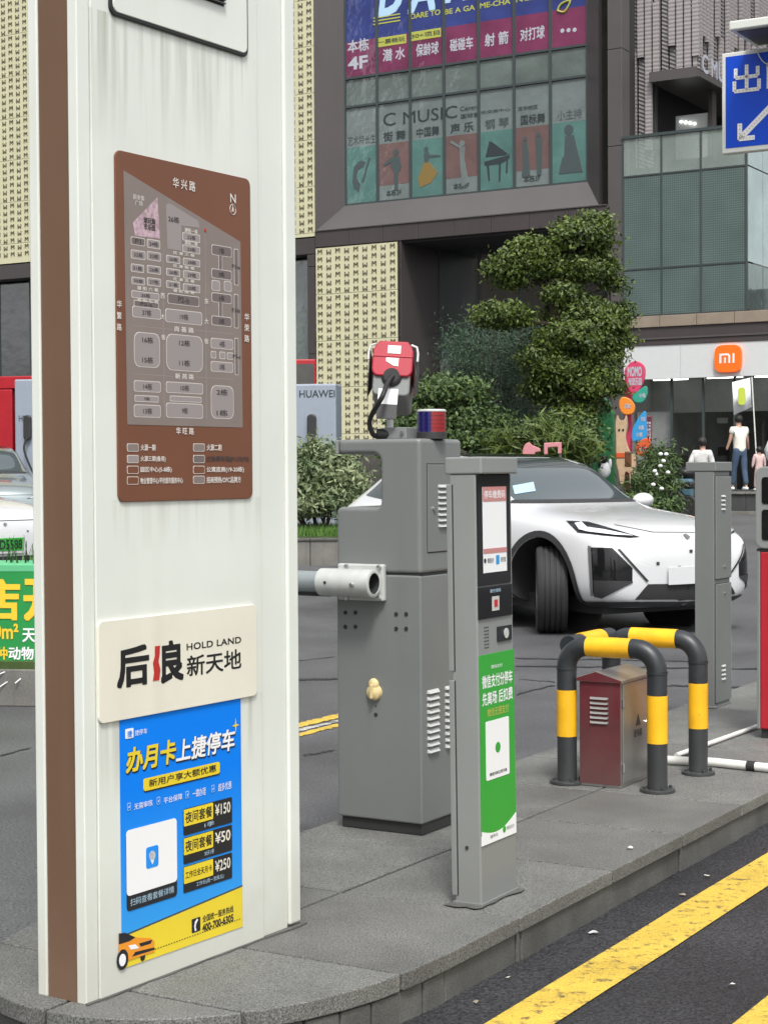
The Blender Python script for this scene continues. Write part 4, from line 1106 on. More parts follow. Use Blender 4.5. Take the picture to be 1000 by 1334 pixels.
for seg_ in (((.5, .04), (.5, 1)), ((.08, .54), (.92, .54)), ((.08, .54), (.08, .9)), ((.92, .54), (.92, .9)), ((.03, .04), (.97, .04)), ((.03, .04), (.03, .42)), ((.97, .04), (.97, .42))):
    bar_(G(*seg_[0]), G(*seg_[1]), wS)
g2 = cw * 1.28
for seg_ in (((.05, .0), (.05, .9)), ((.95, .0), (.95, .9)), ((.0, .9), (1.0, .9)), ((.05, .08), (.95, .08))):
    bar_(G(*seg_[0], g2), G(*seg_[1], g2), wS)
tip = ep(963, 181); tail = (tip[0] + .30, tip[1] + .27)
bar_((tip[0] + .01, tip[1] + .01), tail, .020, 'arrow_shaft')
bar_((tip[0], tip[1] - .004), (tip[0], tip[1] + .105), .016, 'arrow_barb')
bar_((tip[0] - .006, tip[1]), (tip[0] + .105, tip[1]), .016, 'arrow_barb')
MB().box(ex0 + .1, ex1, ye + .075, -.02, (ez0 + ez1) / 2 - .02, (ez0 + ez1) / 2 + .02).build('bracket', 'steel2', es)
lx, lz = fe.on(962, 48, -.35)
MB().prism([(lx, lz), (lx + .5, lz + .0), (lx + .5, lz + .055), (lx, lz + .06)], -.55, -.02).build('hood_lamp', 'sign_frame', es, bevel=.008)
MB().box(lx + .04, lx + .46, -.5, -.08, lz - .006, lz + .002).build('lamp_lens', 'cladding', es)
MB().box(.07, .17, -.3, .0, lz + .06, lz + .09).build('lamp_arm', 'steel2', es)
w0 = ep(985, 45); w1 = ep(990, 70); w2 = ep(1000, 84)
MB().tube(bez([(w0[0], ye - .01, w0[1]), (w1[0] - .01, ye - .03, w1[1]), (w2[0], ye - .02, w2[1]), (w2[0] + .1, ye - .01, w2[1] + .05)], 6), .004, 6).build('cable', 'sign_frame', es, smooth=True)

# ================================================================== CARS
def dents(p, pts, idx): pass
ST = [  # x, half width, z bottom, shoulder z, roof half width, top z
    (.93, .50, .36, .62, .34, .70), (.90, .72, .28, .74, .46, .86), (.80, .86, .25, .84, .58, .955), (.55, .945, .24, .93, .68, 1.02), (.2, .965, .24, .985, .72, 1.075),
    (-.15, .97, .24, 1.02, .74, 1.115), (-.45, .97, .24, 1.045, .75, 1.15), (-.75, .97, .24, 1.06, .72, 1.27), (-1.15, .97, .24, 1.075, .69, 1.50), (-1.55, .97, .24, 1.085, .665, 1.625),
    (-2.1, .975, .24, 1.10, .655, 1.665), (-2.7, .975, .24, 1.12, .64, 1.62), (-3.2, .965, .26, 1.13, .62, 1.50), (-3.6, .93, .32, 1.12, .60, 1.28), (-3.80, .86, .42, 1.04, .56, 1.13), (-3.88, .72, .55, .95, .5, 1.0)]
def car_section(x, w, zb, zs, wr, zt):
    h = zs - zb
    P = [(0, zb), (w * .80, zb), (w * .965, zb + .10), (w, zb + h * .45), (w * .985, zb + h * .80), (w * .955, zs - .02), (w * .90, zs + .012)]
    a = (w * .88, zs + .03); b = (wr, zt - .035)
    if zt - zs > .25:
        P += [(a[0] * .75 + b[0] * .25, a[1] * .72 + b[1] * .28), (a[0] * .3 + b[0] * .7, a[1] * .3 + b[1] * .7), b, (wr * .86, zt - .008), (0, zt)]
    else:
        P += [(w * .84, zs + (zt - zs) * .35), (w * .76, zs + (zt - zs) * .58), (w * .66, zs + (zt - zs) * .76), (w * .45, zt - (zt - zs) * .08), (0, zt)]
    return [(x, y, z) for y, z in P]
def car(name, label, loc, rz, paint, scale=1.0, steer=0, group=None, detail=True):
    t = thing(name, label, 'car', loc, rz, group)
    t.scale = (scale,) * 3
    mb = MB(); secs = []
    for st in ST:
        h = car_section(*st)
        full = h + [(x, -y, z) for x, y, z in h[-2:0:-1]]
        secs.append(full)
    k = len(secs[0])
    for s in secs: mb.v += s
    for i in range(len(secs) - 1):
        for j in range(k): mb.f.append((i * k + j, i * k + (j + 1) % k, (i + 1) * k + (j + 1) % k, (i + 1) * k + j))
    mb.f += [tuple(range(k - 1, -1, -1)), tuple(range((len(secs) - 1) * k, len(secs) * k))]
    me = mb.mesh('body')
    body = bpy.data.objects.new('body', me); COL.objects.link(body)
    sb = body.modifiers.new('s', 'SUBSURF'); sb.levels = 2; sb.render_levels = 2
    cut = MB()
    for ax_ in (0, -2.93):
        for s in (-1, 1):
            cut.cyl((ax_, s * .60, .395), (ax_, s * 1.2, .395), .475, n=40)
    cm = bpy.data.objects.new('cut', cut.mesh('cut')); COL.objects.link(cm)
    bo = body.modifiers.new('b', 'BOOLEAN'); bo.operation = 'DIFFERENCE'; bo.object = cm; bo.solver = 'EXACT'
    dg = bpy.context.evaluated_depsgraph_get()
    ev = bpy.data.meshes.new_from_object(body.evaluated_get(dg))
    bvh = BVHTree.FromPolygons([v.co[:] for v in ev.vertices], [p.vertices[:] for p in ev.polygons])
    bpy.data.objects.remove(body); bpy.data.objects.remove(cm)
    ev.name = 'body'
    ev.materials.clear()
    ev.materials.append(M[paint]); ev.materials.append(M['gap'])
    for p in ev.polygons:
        c = p.center
        p.material_index = 1 if any(math.hypot(c.x - a_, c.z - .395) < .477 and abs(c.y) > .55 for a_ in (0, -2.93)) else 0
    body = link('body', ev, paint, t, smooth=True)
    try: ev.set_sharp_from_angle(angle=R(32))
    except Exception: pass
    inv = (Matrix.Translation(t.location) @ Matrix.Rotation(rz, 4, 'Z') @ Matrix.Scale(scale, 4)).inverted()
    def drape(poly, cast, off, m, nm, parent=body, step=.07, sharp=None):
        P = []
        for i in range(len(poly)):
            a, b = Vector(poly[i]), Vector(poly[(i + 1) % len(poly)])
            n = max(1, int((b - a).length / step))
            P += [a + (b - a) * (j / n) for j in range(n)]
        nb = len(P)
        x0 = min(p.x for p in P); x1 = max(p.x for p in P); y0 = min(p.y for p in P); y1 = max(p.y for p in P)
        def inside(q):
            c = False
            for i in range(nb):
                a, b = P[i], P[(i + 1) % nb]
                if (a.y > q.y) != (b.y > q.y) and q.x < (b.x - a.x) * (q.y - a.y) / (b.y - a.y) + a.x: c = not c
            return c
        def far(q): return all((q - p).length > step * .45 for p in P)
        I = []
        y = y0 + step / 2
        while y < y1:
            x = x0 + step / 2
            while x < x1:
                q = Vector((x, y))
                if inside(q) and far(q): I.append(q)
                x += step
            y += step
        vs, es, fs, *_ = delaunay_2d_cdt(P + I, [(i, (i + 1) % nb) for i in range(nb)], [tuple(range(nb))], 1, 1e-6)
        out = []; bad = set()
        for i, v in enumerate(vs):
            o_, d_ = cast(v)
            hit, nor, _, _ = bvh.ray_cast(o_, d_)
            if hit is None: bad.add(i); out.append((0, 0, 0)); continue
            if nor.dot(d_) > 0: nor = -nor
            out.append(tuple(hit + nor * off))
        fs = [tuple(f) for f in fs if not any(i in bad for i in f)]
        if not fs: return None
        me = bpy.data.meshes.new(nm); me.from_pydata(out, [], fs)
        bmm = bmesh.new(); bmm.from_mesh(me)
        bmesh.ops.delete(bmm, geom=[v for v in bmm.verts if not v.link_faces], context='VERTS')
        bmesh.ops.recalc_face_normals(bmm, faces=bmm.faces); bmm.to_mesh(me); bmm.free()
        return link(nm, me, m, parent, smooth=True)
    def front(v): return Vector((3, v.x, v.y)), Vector((-1, 0, 0))
    def side(s):
        return lambda v: (Vector((v.x, s * 3, v.y)), Vector((0, -s, 0)))
    def top(v): return Vector((v.x, v.y, 4)), Vector((0, 0, -1))
    # windscreen, windows, roof
    drape([(-.70, 1.195), (.70, 1.195), (.60, 1.60), (.35, 1.64), (-.35, 1.64), (-.60, 1.60)], front, .006, 'windscreen', 'windscreen', step=.06)
    drape([(-.76, 1.165), (.76, 1.165), (.72, 1.195), (-.72, 1.195)], front, .005, 'dark', 'cowl', step=.05)
    drape([(-1.62, -.54), (-1.62, .54), (-2.9, .56), (-3.3, .45), (-3.3, -.45), (-2.9, -.56)], top, .006, 'screen', 'glass_roof', step=.09)
    for s in (-1, 1):
        drape([(-1.0, 1.13), (-1.75, 1.15), (-1.75, 1.57), (-1.55, 1.56), (-1.3, 1.46)], side(s), .006, 'carglass', 'window', step=.08)
        drape([(-1.82, 1.15), (-2.65, 1.17), (-2.65, 1.57), (-1.82, 1.59)], side(s), .006, 'carglass', 'window', step=.08)
        drape([(-2.72, 1.17), (-3.3, 1.22), (-3.05, 1.45), (-2.72, 1.54)], side(s), .006, 'carglass', 'window', step=.08)
        drape([(-.48, .24), (-2.48, .24), (-2.48, .36), (-.48, .36)], side(s), .008, 'dark', 'sill', step=.08)
        for i, xx in enumerate((-1.02, -1.98)):
            drape([(xx, .38), (xx - .012, .38), (xx - .012, 1.10), (xx, 1.10)], side(s), .002, 'gap', 'door_seam', step=.08)
            drape([(xx - .70, .90), (xx - .52, .90), (xx - .52, .925), (xx - .70, .925)], side(s), .012, paint, 'door_handle', step=.05)
        for ax_ in (0, -2.93):
            ring = [(ax_ + .535 * math.cos(R(a)), .395 + .535 * math.sin(R(a))) for a in range(-14, 195, 8)] + [(ax_ + .478 * math.cos(R(a)), .395 + .478 * math.sin(R(a))) for a in range(194, -15, -8)]
            drape(ring, side(s), .012, 'dark', 'arch_trim', step=.05)
            MB().cyl((ax_, s * .58, .395), (ax_, s * .60, .395), .49, n=24).build('wheel_well', 'gap', body)
        # mirror
        mm = MB().ball((-.98, s * 1.09, 1.17), .09, .12, .075, 14, 10).build('door_mirror', paint, t, smooth=True)
        MB().box(-1.04, -1.0, s * 1.03 - .07, s * 1.03 + .05, 1.11, 1.14).build('mirror_arm', 'dark', mm)
    # wheels
    for ax_ in (0, -2.93):
        for s in (-1, 1):
            wl_ = bpy.data.objects.new('wheel', None); COL.objects.link(wl_); wl_.parent = t
            wl_.location = (ax_, s * .815, .395)
            if ax_ == 0: wl_.rotation_euler.z = R(steer)
            pr = [(.25, -.125), (.33, -.14), (.375, -.133), (.393, -.105)]
            for g_ in (-.072, -.025, .025, .072): pr += [(.395, g_ - .009), (.384, g_ - .006), (.384, g_ + .006), (.395, g_ + .009)]
            pr += [(.393, .105), (.375, .133), (.33, .14), (.25, .125)]
            MB().lathe(pr, (0, 0, 0), 48, 'y').build('tyre', 'rubber', wl_, smooth=True)
            rimm = MB().lathe([(.255, .10 * s), (.24, .13 * s), (.225, .10 * s), (.2, .06 * s), (.05, .08 * s), (0.001, .09 * s)], (0, 0, 0), 40, 'y')
            for q in range(5):
                a = R(72 * q); c, s_ = math.cos(a), math.sin(a)
                pts = [(.03, -.03), (.24, -.045), (.24, .045), (.03, .03)]
                rimm.prism([(x * c - y * s_, x * s_ + y * c) for x, y in pts], .09 * s, .125 * s, 'y')
            rimm.build('rim', 'rim', wl_, smooth=True)
    MB().box(-3.5, .62, -.72, .72, .20, .34).build('underbody', 'gap', t)
    MB().box(-3.45, .5, -.57, .57, .30, .78).build('wheel_wells', 'gap', t)
    if detail:
        def mirrored(poly, off, m, nm, step=.04, parent=body):
            o = None
            for s in (-1, 1):
                o = drape([(p[0] * s, p[1]) for p in poly], front, off, m, nm, step=step, parent=parent)
            return o
        # slim slanted headlights
        mirrored([(.50, .765), (.56, .79), (.92, .955), (.93, .875), (.80, .81)], .006, 'screen', 'headlight', .03)
        mirrored([(.54, .777), (.66, .822), (.86, .905), (.84, .868), (.74, .815), (.60, .783)], .014, 'lamp_clear', 'headlight_lens', .03)
        # big side intakes
        mirrored([(.90, .735), (.79, .745), (.60, .62), (.585, .47), (.64, .44), (.86, .36), (.91, .40)], .006, 'screen', 'intake', .03)
        mirrored([(.915, .76), (.90, .735), (.91, .40), (.925, .36)], .016, paint, 'intake_edge', .03)
        mirrored([(.60, .44), (.86, .33), (.80, .30), (.50, .40)], .014, paint, 'lower_blade', .03)
        mirrored([(.72, .745), (.705, .75), (.44, .46), (.455, .45)], .010, 'gap', 'bumper_slash', .03)
        drape([(-.50, .44), (.50, .44), (.62, .30), (-.62, .30)], front, .008, 'gap', 'lower_grille', step=.04)
        for z in (.34, .37, .40):
            drape([(-.5, z), (.5, z), (.5, z + .008), (-.5, z + .008)], front, .016, 'dark', 'grille_bar', step=.05)
        drape([(-.88, .30), (.88, .30), (.80, .245), (-.80, .245)], front, .014, 'dark', 'lower_lip', step=.04)
        MB().box(.945, .955, -.235, .235, .47, .63).build('number_plate_blank', paint, t, bevel=.004)
        MB().cyl((.945, -.0, .60), (.958, -.0, .60), .012, n=10).build('plate_screw', 'dark', t)
        drape([(-.80, .825), (.80, .825), (.80, .833), (-.80, .833)], front, .002, 'gap', 'bonnet_seam', step=.05)
        drape([(-.03, .79), (-.005, .81), (.03, .79), (.0, .772)], front, .012, 'rim', 'badge', step=.02)
        for yy in (-.62, -.3, .3, .62):
            drape([(yy - .012, .70), (yy + .012, .70), (yy + .012, .716), (yy - .012, .716)], front, .006, 'dark', 'parking_sensor', step=.02)
    return t, drape, front
C = Vector((2.344, 17.06))
wc, drp, frn = car('suv', 'white electric crossover car with slim headlights and steered front wheels', (C.x, C.y, 0), R(-58.5), 'car_white', 1.06, -35, None, False)

invc = wc.matrix_basis.inverted()
invc = (Matrix.Translation((C.x, C.y, 0)) @ Matrix.Rotation(R(-58.5), 4, 'Z') @ Matrix.Scale(1.06, 4)).inverted()
def camcast(v):
    o_ = invc @ Vector((0, 0, CAMZ)); d_ = (invc.to_3x3() @ ray(v.x, v.y)).normalized()
    return o_, d_
def both(poly, off, m, nm, step=5, mirror=True):
    o = drp(poly, camcast, off, m, nm, step=step)
    if o is None or not mirror: return o
    me = o.data.copy(); 
    for v in me.vertices: v.co.y = -v.co.y
    bmm = bmesh.new(); bmm.from_mesh(me); bmesh.ops.reverse_faces(bmm, faces=bmm.faces); bmm.to_mesh(me); bmm.free()
    return link(nm, me, None, o.parent, smooth=True)
both([(737, 679), (765, 680), (800, 690), (833, 700), (820, 701), (785, 698), (752, 694)], .006, 'screen', 'headlight', 3)
both([(748, 683), (757, 681), (764, 688), (786, 691), (824, 699), (800, 698), (766, 694), (754, 691)], .014, 'lamp_clear', 'headlight_lens', 3)
both([(767, 713), (797, 714), (823, 740), (823, 757), (782, 779), (773, 776), (769, 750)], .004, 'screen', 'intake', 4)
both([(766, 711), (770, 712), (773, 775), (770, 776)], .014, 'rim', 'intake_edge', 4)
both([(773, 756), (823, 757), (823, 759), (784, 779), (774, 777)], .010, 'dark', 'intake_floor', 4)
both([(803, 715), (807, 716), (844, 757), (841, 758)], .010, 'gap', 'bumper_slash', 3)
both([(843, 761), (905, 760), (905, 781), (826, 781)], .006, 'gap', 'lower_grille', 4)
both([(750, 783), (905, 783), (905, 795), (790, 795), (752, 790)], .012, 'dark', 'lower_lip', 4)
both([(800, 684), (850, 693.8), (904, 694), (904, 693), (850, 692.8), (800, 683.2)], .002, 'dark', 'bonnet_seam', 3, False)
for q in ((773, 720), (856, 734), (899, 718), (884, 739)):
    both([(q[0] - 2, q[1] - 2), (q[0] + 2, q[1] - 2), (q[0] + 2, q[1] + 2), (q[0] - 2, q[1] + 2)], .006, 'dark', 'parking_sensor', 3, q[0] < 880)
both([(892, 696), (898, 700), (894, 703), (888, 697)], .012, 'rim', 'badge', 3, False)
MB().box(.950, .962, -.25, .25, .46, .62).build('number_plate_blank', 'car_white', wc, bevel=.004)
st = both([(667, 634), (694, 629), (697, 641), (670, 645)], .012, 'p_pale', 'windscreen_sticker', 6, False)
text('A·0G530', 0, 0, 1, 1, 'ink', 0, wc) if False else None

# cars on the left, beyond the planter
car2, drp2, frn2 = car('parked_car', 'white parked car with a green number plate behind the green banner', (-5.42, 21.75, .06), R(-40), 'car_white', 1.12, 0, 'cars parked on the left', True)
pl_ = MB().box(.945, .962, -.22, .22, .50, .64).build('number_plate', 'p_green', car2, bevel=.003)
cu_ = text('AD5588', -.19, .52, .19, .62, 'p_black', 0, pl_, ax='x', bold=.02)
cu_.location = (.965, 0, 0)
car('parked_car', 'silver grey parked car in front of the red booth, behind the white car', (-6.75, 29.3, .33), R(-70), 'car_grey', 1.06, 0, 'cars parked on the left', True)
car('parked_car', 'black car with its roof showing above the notched barrier cabinet', (-1.45, 34.5, .52), R(-8), 'car_dark', 1.24, 0, None, False)

# ================================================================== BUILDINGS
r0 = ray(900, 452)
ff = Frame((r0.x * 42 / r0.y, 42, 0), RZF)
mall = thing('shopping_mall', 'dark clad mall block with cream cut-out panels and poster covered glass wall', 'building', ff.loc, RZF)
def bx(nm, m, par, *a, bevel=0, kind=None): return MB().box(*a).build(nm, m, par, bevel=bevel, kind=kind)
WX0, WX1 = -10.16, -2.92       # window opening
SW, SD = .5, .42
TOP = 24.0
# piers and bands of cladding, built as separate sheets with joints
def cladding_wall(x0, x1, z0, z1, par, m='cladding', y0=0.0, y1=.5, dz=2.4, name='cladding_panel'):
    z = z0
    while z < z1 - .01:
        zz = min(z + dz, z1)
        bx(name, m, par, x0, x1, y0, y1, z + .006, zz - .006, bevel=.01); z = zz
    bx('wall', 'soffit', par, x0 + .02, x1 - .02, y0 + .04, y1 + .4, z0, z1)
cladding_wall(-2.18, -1.80, 0, TOP, mall, 'cladding2')
# splayed window surround
def splay(pts_o, pts_i, nm, m='cladding'):
    mb = MB(); (a, b), (c, d) = pts_o, pts_i
    mb.add([(a[0], 0, a[1]), (b[0], 0, b[1]), (d[0], SD, d[1]), (c[0], SD, c[1]), (a[0], .2, a[1]), (b[0], .2, b[1]), (d[0], SD + .2, d[1]), (c[0], SD + .2, c[1])],
           [(0, 1, 2, 3), (7, 6, 5, 4), (0, 4, 5, 1), (1, 5, 6, 2), (2, 6, 7, 3), (3, 7, 4, 0)])
    return mb.build(nm, m, mall)
ZB, ZI = 8.17, 8.86
splay(((-10.86, ZB), (WX1 + SW, ZB)), ((WX0, ZI), (WX1, ZI)), 'window_sill', 'cladding2')
splay(((WX1 + SW, ZB), (WX1 + SW, TOP)), ((WX1, ZI), (WX1, TOP)), 'window_reveal')
splay(((-10.86, ZB), (-10.86, TOP)), ((WX0, ZI), (WX0, TOP)), 'window_reveal')
x = -10.86
for i in range(8):
    xa = -10.86 + i * (8.68 / 8); bx('fascia_panel', 'cladding', mall, xa + .004, xa + 8.68 / 8 - .004, -.02, .12, 7.72, ZB - .012, bevel=.008)
bx('drip_edge', 'cladding2', mall, -10.86, -2.2, -.05, .02, ZB - .014, ZB + .012)
bx('lintel', 'soffit', mall, -10.86, -2.18, .14, 2.6, 7.74, 8.15)
# portal: reveal on the left, recessed dark glass
cladding_wall(-8.25, -8.15, 0, 7.72, mall, 'cladding', 0, 2.1, 2.6)
bx('wall', 'cladding', mall, -8.25, -8.14, .0, 2.3, 0, 7.72)
bx('soffit', 'soffit', mall, -8.2, -2.1, .1, 2.4, 7.66, 7.72)
bx('wall', 'cladding', mall, -2.2, -2.1, .0, 2.3, 0, 7.72)
zs_ = [0.6, 2.3, 3.9, 5.4, 7.7]
xs_ = [-8.14, -6.9, -5.6, -4.3, -3.2, -2.2]
for i in range(len(xs_) - 1):
    for j in range(len(zs_) - 1):
        m = 'g_dark' if j != 2 else 'g_mid'
        if j == 0: m = 'g_mid'
        bx('window_pane', m, mall, xs_[i] + .03, xs_[i + 1] - .03, 2.12, 2.16, zs_[j] + .03, zs_[j + 1] - .03)
for x in xs_: bx('mullion', 'mullion', mall, x - .03, x + .03, 2.07, 2.2, .5, 7.7)
for z in zs_: bx('transom', 'mullion', mall, -8.14, -2.2, 2.08, 2.19, z - .03, z + .03)
bx('white_notice', 'interior_l', mall, -8.1, -6.2, 2.05, 2.07, 3.1, 4.66)
bx('wall', 'interior', mall, -8.2, -2.1, 2.3, 2.6, 0, 8)
# cream panels with cut-outs
MV = [(-.075, -.06), (-.045, -.06), (-.045, -.02), (-.02, .018), (.0, -.018), (.02, .018), (.045, -.02), (.045, -.06), (.075, -.06), (.075, .02), (.055, .06), (.02, .06), (.0, .035), (-.02, .06), (-.055, .06), (-.075, .02)]
mmb = MB().prism([(-.072, -.062), (-.046, -.062), (-.046, .02), (-.018, .0), (.0, -.02), (.018, .0), (.046, .02), (.046, -.062), (.072, -.062), (.072, .062), (.036, .062), (.0, .018), (-.036, .062), (-.072, .062)], -.014, .01)
m_up = mmb.mesh('cutout'); m_up.materials.append(M['cutout'])
m_dn = MB(); m_dn.v = [(v[0], v[1], -v[2]) for v in mmb.v]; m_dn.f = mmb.f; m_dn = m_dn.mesh('cutout'); m_dn.materials.append(M['cutout'])
def cream(x0, x1, z0, z1, dx=.29, dzr=.213, single=True, tile_rows=6):
    nc = int(round((x1 - x0) / dx)); dx = (x1 - x0) / nc
    nr = int((z1 - z0) / dzr)
    mass = MB()
    z = z1; k = 0
    while z > z0 + .05:
        zz = max(z0, z - dzr * tile_rows)
        pn = bx('cream_panel', 'cream_panel', mall, x0 + .004, x1 - .004, 0, .12, zz + .005, z - .005, bevel=.004)
        for r_ in range(tile_rows):
            zc_ = z - dzr * (r_ + .5)
            if zc_ < z0 + .08: break
            for c in range(nc):
                xc = x0 + dx * (c + .5); upm = c % 2 == 0
                zq = zc_ + (.0 if upm else -.02)
                if single:
                    o = bpy.data.objects.new('cutout', m_up if upm else m_dn); COL.objects.link(o); o.parent = pn; o.location = (xc, 0, zq)
                else:
                    me_ = m_up if upm else m_dn
                    mass.add([(v.co.x + xc, v.co.y, v.co.z + zq) for v in me_.vertices], [tuple(p.vertices) for p in me_.polygons])
        z = zz
    if not single: mass.build('cutouts', 'cutout', mall, kind='stuff')
cream(-10.86, -8.26, .3, 7.70)
cream(-11.72, -10.88, 8.03, 15.8, single=True)
cream(-24.4, -11.74, 8.03, 16.3, single=False)
cladding_wall(-24.6, -10.88, 7.55, 8.0, mall, 'cladding', 0, .4)
cladding_wall(-11.12, -10.88, 0, 7.54, mall, 'cladding', -.03, .4)
# shopfronts to the left
for i in range(10):
    xa = -24.4 + i * 1.33
    bx('shop_pane', 'g_dark' if i % 3 else 'g_mid', mall, xa + .03, xa + 1.30, .55, .58, 4.3, 7.5)
    bx('shop_pane', 'g_mid', mall, xa + .03, xa + 1.30, .55, .58, .7, 4.24)
    bx('mullion', 'mullion', mall, xa - .03, xa + .03, .5, .62, .5, 7.55)
bx('transom', 'mullion', mall, -24.4, -11.1, .5, .62, 4.24, 4.3)
bx('wall', 'interior', mall, -24.6, -10.9, .8, 1.2, 0, TOP)
bx('core', 'soffit', mall, -24.6, -2.2, 2.8, 12, 0, TOP)
bx('upper_wall', 'cladding', mall, -24.6, -10.9, .2, .8, 16.4, TOP)
# glass wall with films
CXS = [WX0 + (WX1 - WX0) * i / 7 for i in range(8)]
YG = SD + .06
def pane(i, z0, z1, m): return bx('window_pane', m, mall, CXS[i] + .03, CXS[i + 1] - .03, YG, YG + .03, z0 + .02, z1 - .02)
posters = [('g_teal', None), ('g_rose', '本栋3F'), ('g_teal', None), ('g_rose', '本栋3F'), ('g_teal', None), ('g_rose', '本栋3F'), ('g_teal', None)]
caps = ['艺术特长生', '街 舞', '中国舞', '声 乐', '钢 琴', '国标舞', '小主持']
words = [None, '潜 水', '保龄球', '碰碰车', '射 箭', '对打球', None]
def ft(s, x0, z0, x1, z1, m, dy=.006, par=None, **k): return text(s, x0, z0, x1, z1, m, YG - dy, par or mall, **k)
for i in range(7):
    xa, xb = CXS[i] + .035, CXS[i + 1] - .035
    p = pane(i, 8.87, 11.53, 'g_film')
    zt_, zb_2 = (10.44, 8.90 + (.42 if posters[i][1] else 0))
    bx('film_poster', posters[i][0], p, xa, xb, YG - .004, YG, zb_2, zt_)
    ft(caps[i], xa + (.04 if i in (0,) else .14), 10.50, xb - (.04 if i == 0 else .14), 10.75, 'ink_grey' if i in (0, 4, 6) else 'ink', par=p, bold=.016 if i not in (0, 6) else .004)
    if posters[i][1]: ft('本栋3F', xa + .22, 9.01, xb - .28, 9.18, 'ink', par=p, bold=.012)
    pane(i, 11.57, 12.31, 'g_pale')
    q = pane(i, 12.35, 16.2, 'g_blue')
    zbm = 13.32
    bx('film_poster', 'g_magenta', q, xa - .01, xb + .01, YG - .004, YG, 12.36, zbm)
    if words[i]:
        dzz = 0 if i < 2 else 0
        ft(words[i], xa + .14, 12.66, xb - .14, 12.98, 'w_text', par=q, bold=.02)
    pane(i, 16.23, 22, 'g_pale')
def fq(px, py): return ff.on(px, py, YG - .006)
ft('本栋', *fq(453, 69), *fq(480, 49), 'w_text', bold=.02)
ft('4F', *fq(454, 91), *fq(478, 72), 'w_text', bold=.03)
for a, b_, s in (((491, 62), (529, 44), '一票畅玩'), ((534, 54), (574, 36), '30+项目')):
    p, q = fq(*a), fq(*b_); bx('tag', 'y_text', mall, p[0], q[0], YG - .012, YG - .005, p[1], q[1]); ft(s, p[0] + .04, p[1] + .06, q[0] - .04, q[1] - .06, 'ink', .014, bold=.012)
for k in range(3):
    p = fq(732 + k * 8, 40 - k * .6); MB().cyl((p[0], YG - .004, p[1]), (p[0], YG - .009, p[1]), .055, n=12).build('dot', 'w_text', mall)
for s, a, b_ in (('DARE TO', (535, 25), (573, 12)), ('BE A GA', (579, 19), (618, 6)), ('ME-CHA', (625, 11), (664, -2)), ('NGER', (672, 3), (704, -9))):
    ft(s, *fq(*a), *fq(*b_), 'y_text', bold=.02)
for s, a, b_ in (('D', (494, 20), (524, -34)), ('A', (532, 16), (565, -36)), ('R', (578, 3), (612, -44)), ('E', (625, -8), (655, -50))):
    ft(s, *fq(*a), *fq(*b_), 'c_text', bold=.03, shear=.2)
for k in range(3):
    p = fq(486, 33 - k * 4.2); q = fq(521, 27 - k * 4.2); bx('stripe', 'y_text', mall, p[0], q[0], YG - .010, YG - .005, p[1], p[1] + .035)
p = fq(726, 14)
MB().tube(bez([(p[0], YG - .02, p[1]), (p[0] + .2, YG - .02, p[1] - .05), (p[0] + .35, YG - .02, p[1] + .2), (p[0] + .1, YG - .02, p[1] + .15), (p[0], YG - .02, p[1])], 6), .025, 6).build('print_scribble', 'y_text', mall)
for s, a, b_ in (('C', (499, 165), (515, 146)), ('MUSIC', (525, 162), (595, 137)), ('Centre', (599, 145), (624, 136)), ('国际音', (600, 155), (624, 146)), ('乐交流中心', (626, 149), (664, 140)), ('龙华校区', (674, 145), (700, 136))):
    ft(s, *fq(*a), *fq(*b_), 'ink', bold=.01 if len(s) > 2 and 'M' not in s else .004)
# small printed figures on the films
M['saffron'] = mat('faded saffron print', (.2, .135, .04), .5)
def fig(i, polys, m, zc=9.6):
    zc += .06
    xc = (CXS[i] + CXS[i + 1]) / 2
    mb = MB()
    for k, pl in enumerate(polys): mb.prism([(xc + a, zc + b) for a, b in pl], YG - .012 - k * .001, YG - .0045 - k * .0002)
    mb.build('printed_figure', m, mall)
def circ(cx, cz, r, n=12, e=1): return [(cx + r * math.cos(2 * math.pi * k / n), cz + r * e * math.sin(2 * math.pi * k / n)) for k in range(n)]
fig(4, [[(-.38, .0), (.30, .10), (.36, .14), (.36, .02), (.10, -.10), (-.36, -.10)], [(-.34, .12), (-.22, .52), (-.15, .50), (.30, .16), (.28, .12)], [(-.30, -.1), (-.25, -.5), (-.21, -.5), (-.24, -.1)], [(.06, -.1), (.05, -.55), (.09, -.55), (.11, -.1)], [(.28, .05), (.26, -.35), (.30, -.35), (.32, .05)]], 'ink')
fig(0, [[(-.30, -.15), (-.25, .25), (-.05, .40), (.12, .35), (.05, .22), (-.12, .15), (-.18, -.05), (-.05, -.25), (-.10, -.45), (-.25, -.35)], [(.22, .45), (.28, .45), (.05, -.2), (.0, -.18)]], 'ink_grey')
fig(1, [circ(.05, .42, .09), [(-.05, .32), (.15, .30), (.22, .0), (.12, -.15), (.10, -.6), (.0, -.6), (-.02, -.1), (-.12, .05)], [(-.1, .3), (-.35, .12), (-.32, .06), (-.05, .18)]], 'ink_grey', 9.7)
fig(2, [circ(-.05, .45, .07), [(-.12, .36), (.04, .36), (.02, .1), (-.10, .1)], [(.0, .3), (.38, .26), (.38, .22), (.02, .22)]], 'ink_grey', 9.65)
fig(2, [[(-.12, .1), (.05, .1), (.30, -.2), (.1, -.45), (-.25, -.55), (-.3, -.3)]], 'saffron', 9.65)
fig(3, [circ(.0, .45, .08), [(-.08, .36), (.1, .36), (.06, .05), (.2, -.6), (-.02, -.7), (-.06, .05)], [(-.06, .32), (-.35, .5), (-.32, .56), (.0, .36)]], 'g_film', 9.7)
